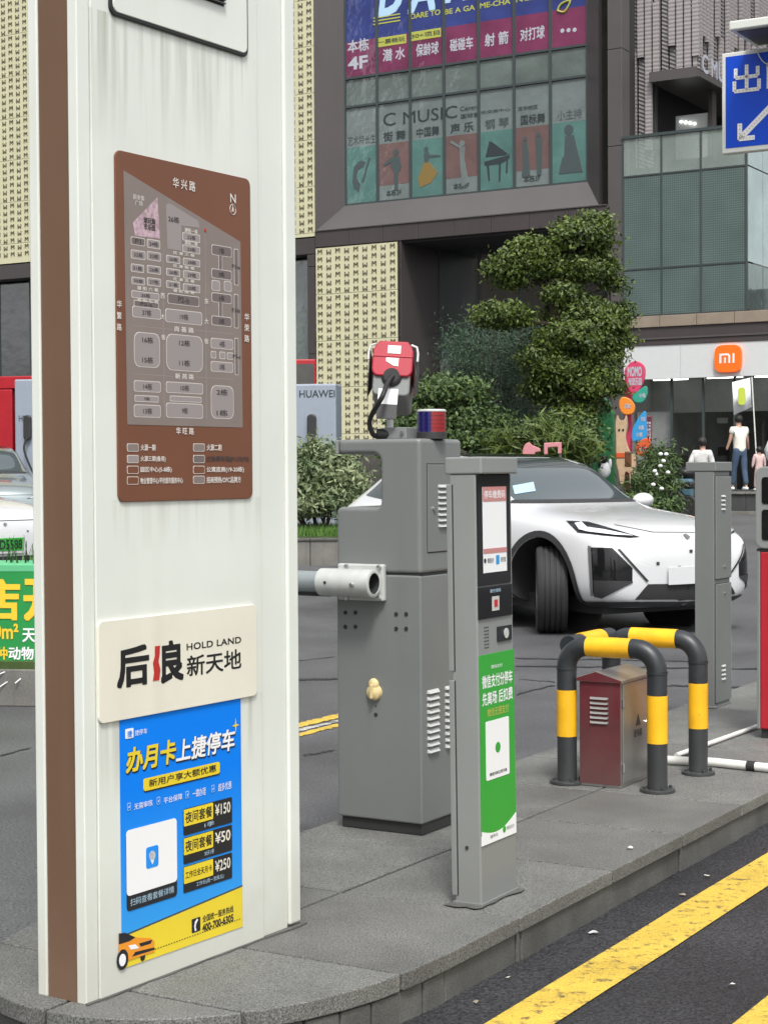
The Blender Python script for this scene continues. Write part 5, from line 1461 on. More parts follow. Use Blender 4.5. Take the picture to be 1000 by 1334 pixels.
fig(5, [circ(-.22, .38, .06), [(-.3, .3), (-.16, .3), (-.12, -.1), (-.08, -.6), (-.32, -.6), (-.28, -.1)], circ(.16, .46, .06), [(.08, .38), (.26, .38), (.26, -.1), (.24, -.6), (.12, -.6), (.1, 0)]], 'ink_grey', 9.7)
fig(6, [circ(-.02, .48, .13), [(-.12, .34), (.12, .34), (.25, -.2), (-.15, -.2)], [(-.2, -.2), (.26, -.2), (.36, -.62), (-.3, -.62)]], 'ink_grey', 9.7)
for x in CXS: bx('mullion', 'mullion', mall, x - .035, x + .035, YG - .05, YG + .08, 8.86, TOP)
for z in (8.88, 11.55, 12.33, 16.215): bx('transom', 'mullion', mall, WX0, WX1, YG - .045, YG + .075, z - .03, z + .03)
bx('wall', 'interior', mall, -10.8, -2.3, YG + .3, YG + .6, 8.2, TOP)

# ------------------------------------------------------------------ right-hand block with fins, glass and phone shop
annex = thing('shop_building', 'building with vertical ribbed fins, gridded glass balustrade and a phone shop below', 'building', ff.loc, RZF)
gx = [-1.77, -.76, .25, 1.38]
gz = [5.36, 6.51, 8.81, 9.76]
gridm = glassmat('dotted green glass', (.12, .17, .16), .1)
nt = gridm.node_tree; b = nt.nodes['Principled BSDF']
tc = _n(nt, 'ShaderNodeTexCoord'); sp3 = _n(nt, 'ShaderNodeSeparateXYZ'); nt.links.new(tc.outputs['Object'], sp3.inputs[0])
def wave(sock, per, w):
    d = _n(nt, 'ShaderNodeMath', operation='DIVIDE'); d.inputs[1].default_value = per; nt.links.new(sock, d.inputs[0])
    f = _n(nt, 'ShaderNodeMath', operation='FRACT'); nt.links.new(d.outputs[0], f.inputs[0])
    l = _n(nt, 'ShaderNodeMath', operation='LESS_THAN'); l.inputs[1].default_value = w; nt.links.new(f.outputs[0], l.inputs[0]); return l.outputs[0]
mxx = _n(nt, 'ShaderNodeMath', operation='MAXIMUM'); nt.links.new(wave(sp3.outputs[0], .052, .35), mxx.inputs[0]); nt.links.new(wave(sp3.outputs[2], .056, .35), mxx.inputs[1])
mc = _n(nt, 'ShaderNodeMix', data_type='RGBA'); old = b.inputs['Base Color'].links[0].from_socket
nt.links.new(old, mc.inputs[7]); mc.inputs[6].default_value = (.05, .085, .085, 1); nt.links.new(mxx.outputs[0], mc.inputs[0]); nt.links.new(mc.outputs[2], b.inputs['Base Color'])
M['g_grid'] = gridm
M['g_top'] = glassmat('see-through dotted glass', (.33, .40, .37), .1)
M['g_top'].node_tree.nodes['Principled BSDF'].inputs['Alpha'].default_value = .5
for i in range(3):
    for j in range(3):
        bx('glass_panel', 'g_top' if j == 2 else 'g_grid', annex, gx[i] + .02, gx[i + 1] - .02, 0, .02, gz[j] + .02, gz[j + 1] - .02)
for x in gx: bx('glazing_bar', 'mullion', annex, x - .022, x + .022, -.02, .05, gz[0], gz[3])
for z in gz[:3]: bx('glazing_bar', 'mullion', annex, gx[0], gx[3], -.018, .045, z - .018, z + .018)
bx('handrail', 'mullion', annex, gx[0] - .02, gx[3] + .03, -.04, .08, gz[3] - .02, gz[3] + .05)
# return of the glass towards the back, and on
for j in range(3):
    for k in range(3):
        bx('glass_panel', 'g_bright' if j else 'g_mid', annex, gx[3] + .01, gx[3] + .03, .06 + k * 1.1, 1.12 + k * 1.1, gz[j] + .02, gz[j + 1] - .02)
bx('glass_panel', 'g_bright', annex, 1.45, 3.6, 3.4, 3.42, 6.2, 9.76)
bx('wall', 'interior_l', annex, -1.75, 1.35, .5, .6, 5.36, 8.7)
bx('terrace_floor', 'cladding', annex, -1.8, 6, .1, 4.5, 5.2, 5.36)
# ledge, band, fascia
for i in range(7):
    xa = -1.75 + i * .95
    bx('stone_ledge', 'beige', annex, xa + .005, xa + .945, -.06, .4, 5.06, 5.335, bevel=.01)
bx('band', 'cladding', annex, -1.78, 6, -.02, .4, 4.62, 5.055)
bx('band_rib', 'cladding2', annex, -1.78, 6, -.045, -.02, 4.76, 4.80)
for i in range(5):
    xa = -1.78 + i * 1.5
    bx('fascia_panel', 'fascia', annex, xa + .003, xa + 1.497, .0, .3, 3.79, 4.615)
cx, cz = ff.on(947, 467, -.1); rl = .335
n_ = 40; sq = []
for k in range(n_):
    a = 2 * math.pi * k / n_; c, s_ = math.cos(a), math.sin(a)
    sq.append((cx + rl * math.copysign(abs(c) ** .5, c), cz + .33 * math.copysign(abs(s_) ** .5, s_)))
lg = MB().prism(sq, -.10, -.0).build('round_logo', 'orange_logo', annex, bevel=.01)
def lr(x0, x1, z0, z1): return MB().box(cx + x0, cx + x1, -.112, -.099, cz + z0, cz + z1).build('logo_stroke', 'p_white', lg)
lr(-.20, -.155, -.11, .12); MB().prism([(cx - .154, cz + .12), (cx + .02, cz + .12), (cx + .065, cz + .075), (cx + .065, cz - .11), (cx + .02, cz - .11), (cx + .02, cz + .06), (cx + .0, cz + .075), (cx - .154, cz + .075)], -.112, -.099).build('logo_stroke', 'p_white', lg)
lr(-.085, -.045, -.11, .03); lr(.125, .17, -.11, .12)
# shop interior
bx('shop_floor', 'dark_tile', annex, -1.9, 6, .2, 9, .95, 1.05)
M['shop_in'] = mat('lit shop wall', (.22, .23, .22), .7, var=.25, scale=1.2)
bx('shop_wall', 'shop_in', annex, -1.9, 6, 8.6, 8.9, 1.05, 5)
bx('shop_wall', 'shop_in', annex, -1.9, -1.7, .3, 9, 1.05, 5)
bx('shop_ceiling', 'shop_in', annex, -1.9, 6, .3, 9, 3.85, 4.0)
for xa, ya in ((-.9, .9), (-.2, 2.3), (.55, .8), (1.1, 3), (1.7, 1.0), (.1, 4.5)):
    MB().box(xa - .45, xa + .45, ya, ya + .05, 3.80, 3.84).build('light_strip', 'tube', annex)
bx('bulkhead', 'interior_l', annex, -1.7, 6, 1.6, 1.75, 3.0, 3.85)
M['bulk'] = mat('bulkhead grey', (.085, .09, .085), .7)
annex.children[-1].data.materials[0] = M['bulk']
for x in (-1.72, -.62, .2, 1.0, 1.9):
    bx('door_frame', 'mullion', annex, x - .03, x + .03, .25, .32, 1.05, 3.79)
bx('side_panel', 'interior_l', annex, -1.62, -.75, .5, .56, 1.05, 3.0)
for x in (.45, .95): bx('door_frame', 'bulk', annex, x - .025, x + .025, 2.5, 2.56, 1.05, 2.8)
bx('door_frame', 'bulk', annex, .45, .95, 2.5, 2.56, 2.75, 2.8)
for x, y_ in ((.1, 1.9), (1.55, 1.7)): bx('hanging_sign', 'interior_l', annex, x - .14, x + .14, y_, y_ + .03, 2.72, 2.86); bx('hanger', 'mullion', annex, x - .01, x + .01, y_, y_ + .02, 2.86, 3.85)
for k in range(14):
    xx = -1.4 + .35 * k + random.uniform(-.1, .1); yy_ = 2.2 + random.uniform(0, 3)
    hh = random.uniform(.7, 1.5)
    bx('display_stand', random.choice(['interior', 'bulk', 'interior']), annex, xx - .16, xx + .16, yy_, yy_ + .3, 1.05, 1.05 + hh, bevel=.02)
bx('wall', 'interior', annex, -1.8, 6, .35, .6, 4.05, 5.2)
# fins
finm = []
def fin(x0, y0, ax, z0, z1, m, depth=.1, wdt=.165):
    """one ribbed fin; its ribs are short boxes stacked up"""
    mb = MB()
    if ax == 'x': mb.box(x0, x0 + wdt, y0, y0 + depth, z0, z1)
    else: mb.box(x0, x0 + depth, y0, y0 + wdt, z0, z1)
    o = mb.build('fin', m, annex)
    return o
for nm in ('fin_l', 'fin_d'):
    nt = M[nm].node_tree; b = nt.nodes['Principled BSDF']
    tc = _n(nt, 'ShaderNodeTexCoord'); sp3 = _n(nt, 'ShaderNodeSeparateXYZ'); nt.links.new(tc.outputs['Object'], sp3.inputs[0])
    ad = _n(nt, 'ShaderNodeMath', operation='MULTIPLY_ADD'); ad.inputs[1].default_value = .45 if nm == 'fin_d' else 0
    nt.links.new(sp3.outputs[0], ad.inputs[0]); nt.links.new(sp3.outputs[2], ad.inputs[2])
    sn = _n(nt, 'ShaderNodeMath', operation='MULTIPLY'); sn.inputs[1].default_value = 2 * math.pi / .1; nt.links.new(ad.outputs[0], sn.inputs[0])
    s2 = _n(nt, 'ShaderNodeMath', operation='SINE'); nt.links.new(sn.outputs[0], s2.inputs[0])
    bp = _n(nt, 'ShaderNodeBump'); bp.inputs['Strength'].default_value = 1; bp.inputs['Distance'].default_value = .007 if nm == 'fin_d' else .003
    nt.links.new(s2.outputs[0], bp.inputs['Height']); nt.links.new(bp.outputs[0], b.inputs['Normal'])
YF = 1.0
ZCb = ff.on(848, 100, YF)[1]
XC = ff.on(906, 92, YF)[0]; XL = ff.on(812, 100, YF)[0]; XO = ff.on(848, 100, YF)[0]
xq = XL - .05; k = 0
rf = random.Random(5)
while xq < XC - .1:
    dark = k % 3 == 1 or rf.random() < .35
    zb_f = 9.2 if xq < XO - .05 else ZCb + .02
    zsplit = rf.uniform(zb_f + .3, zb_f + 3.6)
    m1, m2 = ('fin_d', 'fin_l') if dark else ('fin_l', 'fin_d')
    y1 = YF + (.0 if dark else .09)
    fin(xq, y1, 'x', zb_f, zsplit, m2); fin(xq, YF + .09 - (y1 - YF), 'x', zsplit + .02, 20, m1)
    xq += .208; k += 1
yq = YF + .05; k = 0
while yq < 12:
    dark = k % 3 == 1 or rf.random() < .3
    zsplit = rf.uniform(ZCb + .3, ZCb + 4.5)
    a = .0 if dark else .09
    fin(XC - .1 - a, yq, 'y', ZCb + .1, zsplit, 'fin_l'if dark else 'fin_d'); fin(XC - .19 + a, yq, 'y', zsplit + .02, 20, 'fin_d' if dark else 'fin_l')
    yq += .26; k += 1
bx('fin_backing', 'soffit', annex, XL - .1, XC - .2, YF + .22, YF + .6, ZCb + .02, 20)
bx('fin_backing', 'soffit', annex, XC - .6, XC - .24, YF + .3, 12, ZCb + .1, 20)
bx('fin_backing', 'soffit', annex, XL - .1, XO, YF + .22, YF + .4, 5.4, 14)
# canopy
can = bx('canopy', 'cladding', annex, XO, XC + .06, YF - .12, YF + 8, ZCb - .16, ZCb + .06)
bx('canopy_edge', 'cladding2', can, XO, XC + .08, YF - .16, YF - .12, ZCb - .17, ZCb + .08)
bx('canopy_edge', 'cladding2', can, XC + .06, XC + .14, YF - .14, YF + 8, ZCb - .17, ZCb - .02)
tcan = text('C MUSIC', YF + .12, ZCb + .0, YF + 2.6, ZCb + .45, 'w_text', 0, annex, ax='x', bold=.02, name='sign_letters')
tcan.location = (XC + .12, 0, 0)
bx('room_wall', 'interior_l', annex, XO - .2, XC + 4, YF + 7.5, YF + 7.7, 5.4, ZCb)
bx('room_front', 'fascia', annex, XO + .02, XO + .9, YF + 1.6, YF + 1.66, 9.6, 10.72)
for k in range(4): bx('room_light', 'tube', annex, XO + .15 + k * .12, XO + .2 + k * .12, YF + 1.56, YF + 1.6, 10.55 - k * .03, 10.58 - k * .03)
bx('room_pier', 'cladding', annex, XO + .95, XO + 1.05, YF + 1.5, YF + 1.8, 5.4, ZCb - .16)
bx('back_volume', 'soffit', annex, -1.8, 6, 9, 14, 0, 20)
# steps / platform in front of the shop
px0, _ = ff.on(868, 650, -4.2)
plat = thing('shop_platform', 'raised platform faced with dark tiles in front of the phone shop', 'platform', ff.loc, RZF)
zpt = 1.06
MB().box(px0, 9, -4.18, .2, 0, zpt - .04).build('core', 'dark_tile', plat)
k = px0
while k < 6:
    bx('facing_tile', 'dark_tile', plat, k + .005, k + .595, -4.22, -4.18, .3, zpt - .05, bevel=.004)
    bx('coping', 'stone', plat, k + .004, k + .596, -4.26, -3.7, zpt - .04, zpt + .01, bevel=.008); k += .6
bx('kerb_line', 'stone', plat, px0, 9, -4.55, -4.25, .3, .66)

# ================================================================== PLANTING
def pads_px(lst, Y, dpt=.8):
    out = []
    k = Y / F_PX
    for (px, py, rx, ry) in lst:
        c = aty(px, py, Y + random.uniform(-.3, .3)); out.append((c.x, c.y, c.z, rx * k, rx * k * dpt, ry * k))
    return out
TY = 31.0
tp = pads_px([(757, 308, 38, 24), (775, 292, 18, 12), (683, 342, 40, 22), (655, 352, 20, 9), (720, 345, 36, 24), (770, 350, 28, 17), (760, 412, 48, 24), (795, 420, 22, 15), (752, 442, 46, 26), (786, 464, 24, 20), (735, 482, 38, 20), (776, 500, 32, 17), (652, 412, 34, 14), (722, 518, 24, 9), (742, 552, 30, 22), (700, 470, 22, 16), (733, 384, 20, 14), (716, 448, 24, 18), (706, 502, 22, 12), (800, 372, 14, 9), (806, 442, 14, 12), (664, 366, 16, 8), (815, 404, 10, 7), (762, 530, 24, 12), (690, 322, 18, 10)], TY, .85)
tree = thing('cloud_pruned_tree', 'tall dark green cloud pruned tree with layered foliage before the mall', 'tree', (aty(746, 600, TY).x, TY, ground_z(TY)), 0)
def world_parent(o, root):
    o.parent = root; o.matrix_parent_inverse = (Matrix.Translation(root.location) @ Matrix.Rotation(root.rotation_euler.z, 4, 'Z')).inverted(); return o
def W(px, py, Y): return tuple(aty(px, py, Y))
tb = tree.location
trunk = MB().tube(bez([(tb.x, TY, tb.z), W(748, 580, TY), W(742, 520, TY), W(738, 470, TY), W(724, 410, TY), W(728, 370, TY), W(745, 325, TY)], 5), [.16] * 5 + [.14] * 5 + [.13] * 5 + [.12] * 5 + [.10] * 5 + [.07] * 5 + [.04], 10).build('trunk', 'bark', None, smooth=True)
world_parent(trunk, tree)
for P in ([(728, 395), (705, 370), (683, 352)], [(738, 470), (755, 440), (775, 425)], [(732, 430), (700, 420), (655, 418)], [(742, 520), (760, 500), (780, 492)], [(738, 480), (720, 500), (722, 522)], [(730, 370), (755, 362), (772, 355)], [(738, 470), (720, 455), (740, 445)]):
    world_parent(MB().tube(bez([W(*q, TY) for q in P], 5), [.07 - .005 * i for i in range(11)], 8).build('limb', 'bark', None, smooth=True), tree)
world_parent(leaves('crown', tp, 1250, 60, .042, 'leaf_tree', None, 11, .105, .6, .5, -.75), tree)
def shrub(name, label, px, Y, lst, mt, n, nl, size, seed, dpt=.9, cat='shrub', group=None, narrow=.5, cl=.12, flat=.7):
    c = aty(px, 600, Y)
    t = thing(name, label, cat, (c.x, Y, ground_z(Y)), 0, group)
    pd = pads_px(lst, Y, dpt)
    mb = MB()
    for p in pd:
        mb = MB().tube([(t.location.x + random.uniform(-.1, .1), Y, t.location.z), ((t.location.x + p[0]) / 2, (Y + p[1]) / 2, (t.location.z + p[2]) / 2), (p[0], p[1], p[2])], [.035, .028, .012], 6)
        world_parent(mb.build('stem', 'bark', None, smooth=True), t)
    world_parent(leaves('foliage', pd, n, nl, size, mt, None, seed, cl, flat, narrow, -.7), t)
    return t
shrub('round_shrub', 'rounded dark shrub in tiers behind the red and blue beacon', 590, 29, [(582, 512, 50, 16), (600, 545, 44, 20), (612, 572, 46, 14)], 'leaf_shrub', 300, 42, .045, 21)
shrub('round_shrub', 'low bushy shrub between the camera pole and the beacon', 532, 28.4, [(534, 556, 24, 16), (528, 590, 26, 20)], 'leaf_shrub', 90, 40, .045, 22)
shrub('round_shrub', 'small clipped shrub right of the tiered shrub, under the feathery tree', 640, 29.5, [(640, 552, 22, 12), (648, 578, 24, 12)], 'leaf_shrub', 90, 36, .045, 23)
shrub('strap_leaf_plants', 'light green strap leaved plants behind the white car roof', 700, 27.5, [(670, 580, 22, 10), (705, 574, 26, 12), (740, 584, 22, 12)], 'leaf_tree', 90, 34, .13, 24, cat='plants', narrow=.13, cl=.16)
shrub('variegated_shrub', 'pale variegated shrub spilling over the grass beside the charger', 415, 26.6, [(400, 612, 44, 34), (440, 628, 36, 30), (362, 622, 40, 34), (425, 652, 46, 20), (462, 655, 18, 14), (385, 655, 40, 18)], 'leaf_varieg', 330, 44, .055, 25, narrow=.32, cl=.13)
shrub('flowering_shrub', 'leafy shrub with white flowers right of the colourful sign stack', 850, 32.6, [(856, 604, 14, 20), (856, 630, 17, 18), (842, 634, 16, 16)], 'leaf_shrub', 110, 40, .07, 26, narrow=.2, cl=.16)
shrub('low_hedge', 'low dark planting behind the bonnet of the white car', 880, 31, [(830, 662, 36, 10), (862, 662, 22, 9), (790, 660, 30, 10)], 'leaf_shrub', 140, 34, .05, 27)
shrub('dark_shrub', 'dark shrub at the foot of the cloud pruned tree', 720, 30.2, [(712, 560, 26, 16), (760, 575, 24, 20), (735, 590, 36, 14)], 'leaf_shrub', 150, 34, .045, 31)
ft_ = thing('feathery_tree', 'thin feathery blue green tree in front of the dark mall window', 'tree', (aty(645, 600, 33).x, 33, ground_z(33)), 0)
rg_ = random.Random(9)
for i in range(16):
    bx_ = aty(645 + rg_.uniform(-8, 8), 596, 33); tx_ = aty(640 + rg_.uniform(-62, 60), rg_.uniform(400, 500), 33 + rg_.uniform(-.6, .6))
    md = (Vector(bx_) + Vector(tx_)) / 2 + Vector((rg_.uniform(-.15, .15), 0, .3))
    world_parent(MB().tube(bez([tuple(bx_), tuple(md), tuple(tx_)], 5), [.022 - .0018 * j for j in range(11)], 5).build('stem', 'bark', None, smooth=True), ft_)
world_parent(leaves('foliage', pads_px([(640, 470, 58, 48), (668, 520, 46, 46), (612, 452, 30, 34), (690, 460, 34, 36), (650, 560, 46, 34), (600, 505, 24, 30)], 33, .7), 900, 34, .042, 'leaf_fine', None, 33, .2, .9, .16, -1), ft_)
for i in range(9):
    q = aty(846 + random.uniform(-4, 24), 600 + random.uniform(-10, 40), 32 + random.uniform(-.2, .2))
    o = MB().ball((0, 0, 0), .045, .045, .035, 8, 5).build('flower_cluster', 'p_white', smooth=True); o.location = q
    world_parent(o, bpy.data.objects['flowering_shrub'])
# planter wall and lawn behind the barrier
pf = Frame(aty(330, 730, 25.3), R(-4)); pf.loc.z = ground_z(25.3)
pw_ = thing('planter_wall', 'low stone planter wall below the variegated shrub', 'planter wall', pf.loc, R(-4))
for i in range(9):
    MB().box(i * .42 + .004, i * .42 + .416, 0, .16, -.1, .36).build('stone_block', 'stone', pw_, bevel=.008)
    MB().box(i * .42 + .002, i * .42 + .418, -.02, .2, .362, .40).build('coping', 'kerb', pw_, bevel=.006)
lw = MB().box(0, 3.8, .16, 5.5, .0, .42).build('lawn', 'lawn', None); lw.location = pf.loc; lw.rotation_euler = (0, 0, R(-4)); structure(lw)
def blades(name, cx0, cx1, cy0, cy1, fr, z, n, h, mt, seed=2):
    rg = np.random.default_rng(seed)
    X = rg.uniform(cx0, cx1, n); Y = rg.uniform(cy0, cy1, n); hh = h * rg.uniform(.5, 1.2, n); a = rg.uniform(0, 6.28, n); lean = rg.uniform(-.4, .4, (n, 2)) * hh[:, None]
    w = .006
    b0 = np.stack([X - w * np.cos(a), Y - w * np.sin(a), np.full(n, z)], 1); b1 = np.stack([X + w * np.cos(a), Y + w * np.sin(a), np.full(n, z)], 1)
    tp_ = np.stack([X + lean[:, 0], Y + lean[:, 1], z + hh], 1)
    vs = np.stack([b0, b1, tp_], 1).reshape(-1, 3)
    me = bpy.data.meshes.new(name); me.vertices.add(3 * n); me.vertices.foreach_set('co', vs.ravel())
    me.loops.add(3 * n); me.loops.foreach_set('vertex_index', np.arange(3 * n, dtype=np.int32)); me.polygons.add(n)
    me.polygons.foreach_set('loop_start', np.arange(0, 3 * n, 3, dtype=np.int32)); me.polygons.foreach_set('loop_total', np.full(n, 3, dtype=np.int32)); me.update(calc_edges=True)
    at = me.attributes.new('tint', 'FLOAT', 'POINT'); at.data.foreach_set('value', np.repeat(rg.uniform(0, 1, n), 3))
    o = link(name, me, mt); o.location = fr.loc; o.rotation_euler = (0, 0, fr.rz); o['kind'] = 'stuff'; return o
blades('grass', 0, 3.8, .18, 3.0, pf, .42, 16000, .14, 'leaf_grass')
bed = MB().box(-3.0, 3.6, 0, 9, 0, .12).build('planting_bed', 'lawn', None); q = aty(640, 640, 27.2); bed.location = (q.x - .5, 27.2, ground_z(27.2) - .02); bed.rotation_euler = (0, 0, RZF + R(12)); structure(bed)

# ================================================================== CHARGERS, BOOTH, BANNER PLANTER
def charger(name, label, px_l, px_r, Y, wid, txt_px):
    c = aty(px_r, 600, Y); f = Frame((c.x, Y, ground_z(Y)), R(-10))
    t = thing(name, label, 'charging cabinet', f.loc, R(-10), 'car charging cabinets')
    hgt = 2.72 if px_r > 100 else 2.9
    bdy = MB().box(-wid, 0, 0, .5, 0, hgt).build('cabinet', 'charger', t, bevel=.03)
    x0, z0 = f.on(txt_px[0][0], txt_px[0][1], -.002); x1, z1 = f.on(txt_px[1][0], txt_px[1][1], -.002)
    text('HUAWEI', x0, z0, x1, z1, 'ink', -.003, bdy, bold=.01)
    hx, hz = f.on(txt_px[2][0], txt_px[2][1], -.05)
    h = MB().prism(rounded(hx - .075, hx + .075, hz - .24, hz + .24, .07), -.09, -.0).build('handle_holder', 'dark', bdy, bevel=.02)
    MB().tube(bez([(hx, -.08, hz - .2), (hx - .03, -.14, hz - .45), (hx + .2, -.12, hz - .95), (hx + .28, -.04, hz - .6)], 6), .02, 8).build('cable', 'cable', bdy, smooth=True)
    return t
charger('charging_cabinet', 'tall blue grey charging cabinet lettered HUAWEI behind the variegated shrub', 388, 438, 29, 1.0, ((390, 518), (436, 508), (406, 558)))
charger('charging_cabinet', 'tall blue grey charging cabinet beside the red booth at the left', 10, 60, 33, .62, ((25, 549), (56, 541), (36, 557)))
rb_ = aty(-40, 600, 34.5); rbf = Frame((rb_.x, 34.5, .5), R(-12))
booth = thing('red_booth', 'red framed booth with grey inner wall behind the parked cars', 'booth', rbf.loc, R(-12))
z1 = rbf.on(20, 490)[1]; x1 = rbf.on(42, 520)[0]
MB().box(0, x1, 0, 1.2, z1 - .25, z1).build('roof_beam', 'red_struct', booth, bevel=.02)
MB().box(x1 - .28, x1, 0, 1.2, 0, z1 - .26).build('side_post', 'red_struct', booth, bevel=.02)
MB().box(rbf.on(0, 520)[0] - .5, rbf.on(16, 520)[0], 0, 1.2, 0, z1 - .26).build('side_post', 'red_struct', booth, bevel=.02)
MB().box(.1, x1, 1.2, 1.3, 0, z1).build('rear_wall', 'interior_l', booth)
# red things seen beyond the barrier's notch
rbq = aty(383, 485, 36)
bk = thing('red_booth', 'red booth corner showing behind the top of the charging cabinet', 'booth', (rbq.x - 1.2, 36, .57), 0)
MB().box(0, 1.65, 0, .5, 0, aty(400, 468, 36).z - .57).build('panel', 'red_struct', bk, bevel=.02)
MB().box(.0, 1.62, -.02, .0, 1.2, aty(400, 474, 36).z - .57).build('panel_inset', 'interior', bk)
def chair(px, py, Y, label, a):
    c = aty(px, py, Y); t = thing('red_chair', label, 'chair', (c.x, Y, ground_z(Y)), a, 'red wooden chairs outside the mall')
    for x in (0, .42):
        for y in (0, .42): MB().box(x, x + .045, y, y + .045, 0, .45 if y == 0 else 1.05).build('leg', 'ro', t, bevel=.006)
    MB().box(0, .465, 0, .465, .45, .50).build('seat', 'ro', t, bevel=.01)
    for z in (.65, .80, .95): MB().box(.04, .425, .43, .455, z, z + .06).build('back_slat', 'ro', t)
M['ro_dark'] = mat('dark red wood', (.22, .03, .02), .5)
for i, (px, lab) in enumerate(((446, 'red wooden chair seen left of the notch in the barrier cabinet'), (474, 'red wooden chair seen at the right of the notch in the barrier cabinet'))):
    chair(px, 620, 30.5 + i * .5, lab, R(20 + 100 * i))
pn_ = aty(430, 600, 39); 
bw = MB().box(-1, 3.4, 0, .3, 0, 1.4).build('low_wall', 'interior', None, bevel=.02); bw.location = (pn_.x, 38.2, .6); bw.rotation_euler = (0, 0, RZF); bw['label'] = 'dark low wall in the shade below the cream facade panel'; bw['category'] = 'wall'
# banner planter, near left
bf = Frame(atz(60, 921, 0), R(-8))
bpn = thing('banner_planter', 'long stone planter wrapped in a green advertising banner at the left', 'planter', bf.loc, R(-8))
for i in range(6): MB().box(-.6 * (i + 1) + .003, -.6 * i - .003, 0, .5, 0, .25).build('stone_block', 'stone', bpn, bevel=.008)
MB().box(-3.6, 0, .02, .48, .1, .30).build('soil', 'lawn', bpn)
zt = bf.on(20, 735, .1)[1]; zb2 = bf.on(20, 862, .1)[1]; zs = bf.on(20, 745, .1)[1]
bn = MB().box(-3.6, -.02, .08, .10, zb2, zs).build('banner', 'banner', bpn)
MB().prism([(.08, zs), (.08, zt), (.42, zt + .01), (.42, zs)], -3.6, -.02, 'x').build('banner_fold', 'banner2', bpn, bevel=.006)
def bt(s, a, b_, m, **k):
    p = bf.on(*a, .078); q = bf.on(*b_, .078); text(s, p[0], p[1], q[0], q[1], m, .076, bn, **k)
bt('店', (-24, 807), (25, 756), 'b_yellow', bold=.03); bt('开', (33, 807), (80, 756), 'b_yellow', bold=.03)
bt('10m²', (-14, 832), (24, 813), 'b_yellow', bold=.02); bt('天', (30, 836), (46, 819), 'p_white', bold=.02)
bt('种', (-6, 859), (10, 843), 'b_yellow', bold=.02); bt('动物', (12, 859), (44, 843), 'p_white', bold=.02)
for a, b_ in (((-5, 898), (40, 868)), ((-5, 880), (30, 866)), ((20, 890), (42, 872))):
    p = bf.on(*a, -.03); q = bf.on(*b_, .05); MB().tube([(p[0], -.03, p[1]), (q[0], .07, q[1])], .004, 5).build('string', 'p_white', bpn)
lp = bf.w(-1.2, .45, 0)
for k in range(4):
    q = aty(-12 + k * 20, 722, 11.9)
    pl2 = thing('agave_plant', ['young strap leaved plant above the green banner, leftmost', 'young strap leaved plant above the green banner, second from the left', 'young strap leaved plant above the green banner, beside the pylon', 'young strap leaved plant in the banner planter, behind the pylon edge'][k], 'plant', (q.x, q.y, .3), 0, 'plants in the banner planter')
    for j in range(22):
        a = random.uniform(0, 6.28); h = random.uniform(.55, .85); r_ = random.uniform(.1, .3)
        w_ = .018; c_, s_ = math.cos(a), math.sin(a)
        mb = MB(); P = []
        for u in (0, .4, .75, 1):
            ww = w_ * (1 - u) + .002
            P.append((r_ * u ** 1.6 * c_ - s_ * ww, r_ * u ** 1.6 * s_ + c_ * ww, h * u)); P.append((r_ * u ** 1.6 * c_ + s_ * ww, r_ * u ** 1.6 * s_ - c_ * ww, h * u))
        mb.add(P, [(0, 1, 3, 2), (2, 3, 5, 4), (4, 5, 7, 6)])
        mb.build('leaf', M['leaf_grass'] if j % 2 else M['leaf_tree'], pl2)

# ================================================================== SIGN STACK, SCULPTURES
sy = 34.0
sq_ = aty(815, 600, sy); sf = Frame((sq_.x, sy, ground_z(sy)), R(-14))
st_ = thing('sign_stack', 'colourful stack of rounded signs topped by a pink oval, with sandy animal figure', 'sign', sf.loc, R(-14))
def spp(px, py, y=0): return sf.on(px, py, y)
def blob(pts, m, y0, y1, nm):
    P = [Vector((*spp(*p, y0),)) for p in pts]; Q = []
    n = len(P)
    for i in range(n):
        p0, p1, p2, p3 = P[i - 1], P[i], P[(i + 1) % n], P[(i + 2) % n]
        for k in range(4):
            t = k / 4; v = .5 * ((2 * p1) + (p2 - p0) * t + (2 * p0 - 5 * p1 + 4 * p2 - p3) * t * t + (-p0 + 3 * p1 - 3 * p2 + p3) * t ** 3); Q.append((v.x, v.y))
    return MB().prism(Q, y0, y1).build(nm, m, st_, bevel=.015)
def stx(s, a, b_, m, y, par, **k):
    p = spp(*a, y); q = spp(*b_, y); text(s, p[0], p[1], q[0], q[1], m, y - .002, par, **k)
a0, a1 = spp(813, 600), spp(821, 505)
MB().box(a0[0], a1[0], .1, .3, 0, a1[1]).build('column', 'pk', st_, bevel=.01)
b1 = blob([(815, 478), (826, 470), (838, 476), (839, 492), (832, 508), (822, 512), (815, 500), (813, 488)], 'pk', -.05, .1, 'oval_sign')
stx('MOMO', (817, 490), (835, 478), 'w_text', -.052, b1, bold=.04); stx('萌宠乐园', (818, 502), (835, 492), 'w_text', -.052, b1, bold=.03)
b2 = blob([(823, 517), (832, 508), (841, 503), (842, 515), (836, 524), (827, 524)], 'tl', -.1, .04, 'rounded_sign'); stx('小兔', (832, 518), (840, 512), 'w_text', -.102, b2, bold=.03)
b3 = blob([(806, 522), (811, 517), (820, 520), (826, 528), (824, 538), (814, 540), (807, 534)], 'og', -.12, .04, 'rounded_sign'); stx('浣熊', (812, 532), (821, 526), 'w_text', -.122, b3, bold=.03)
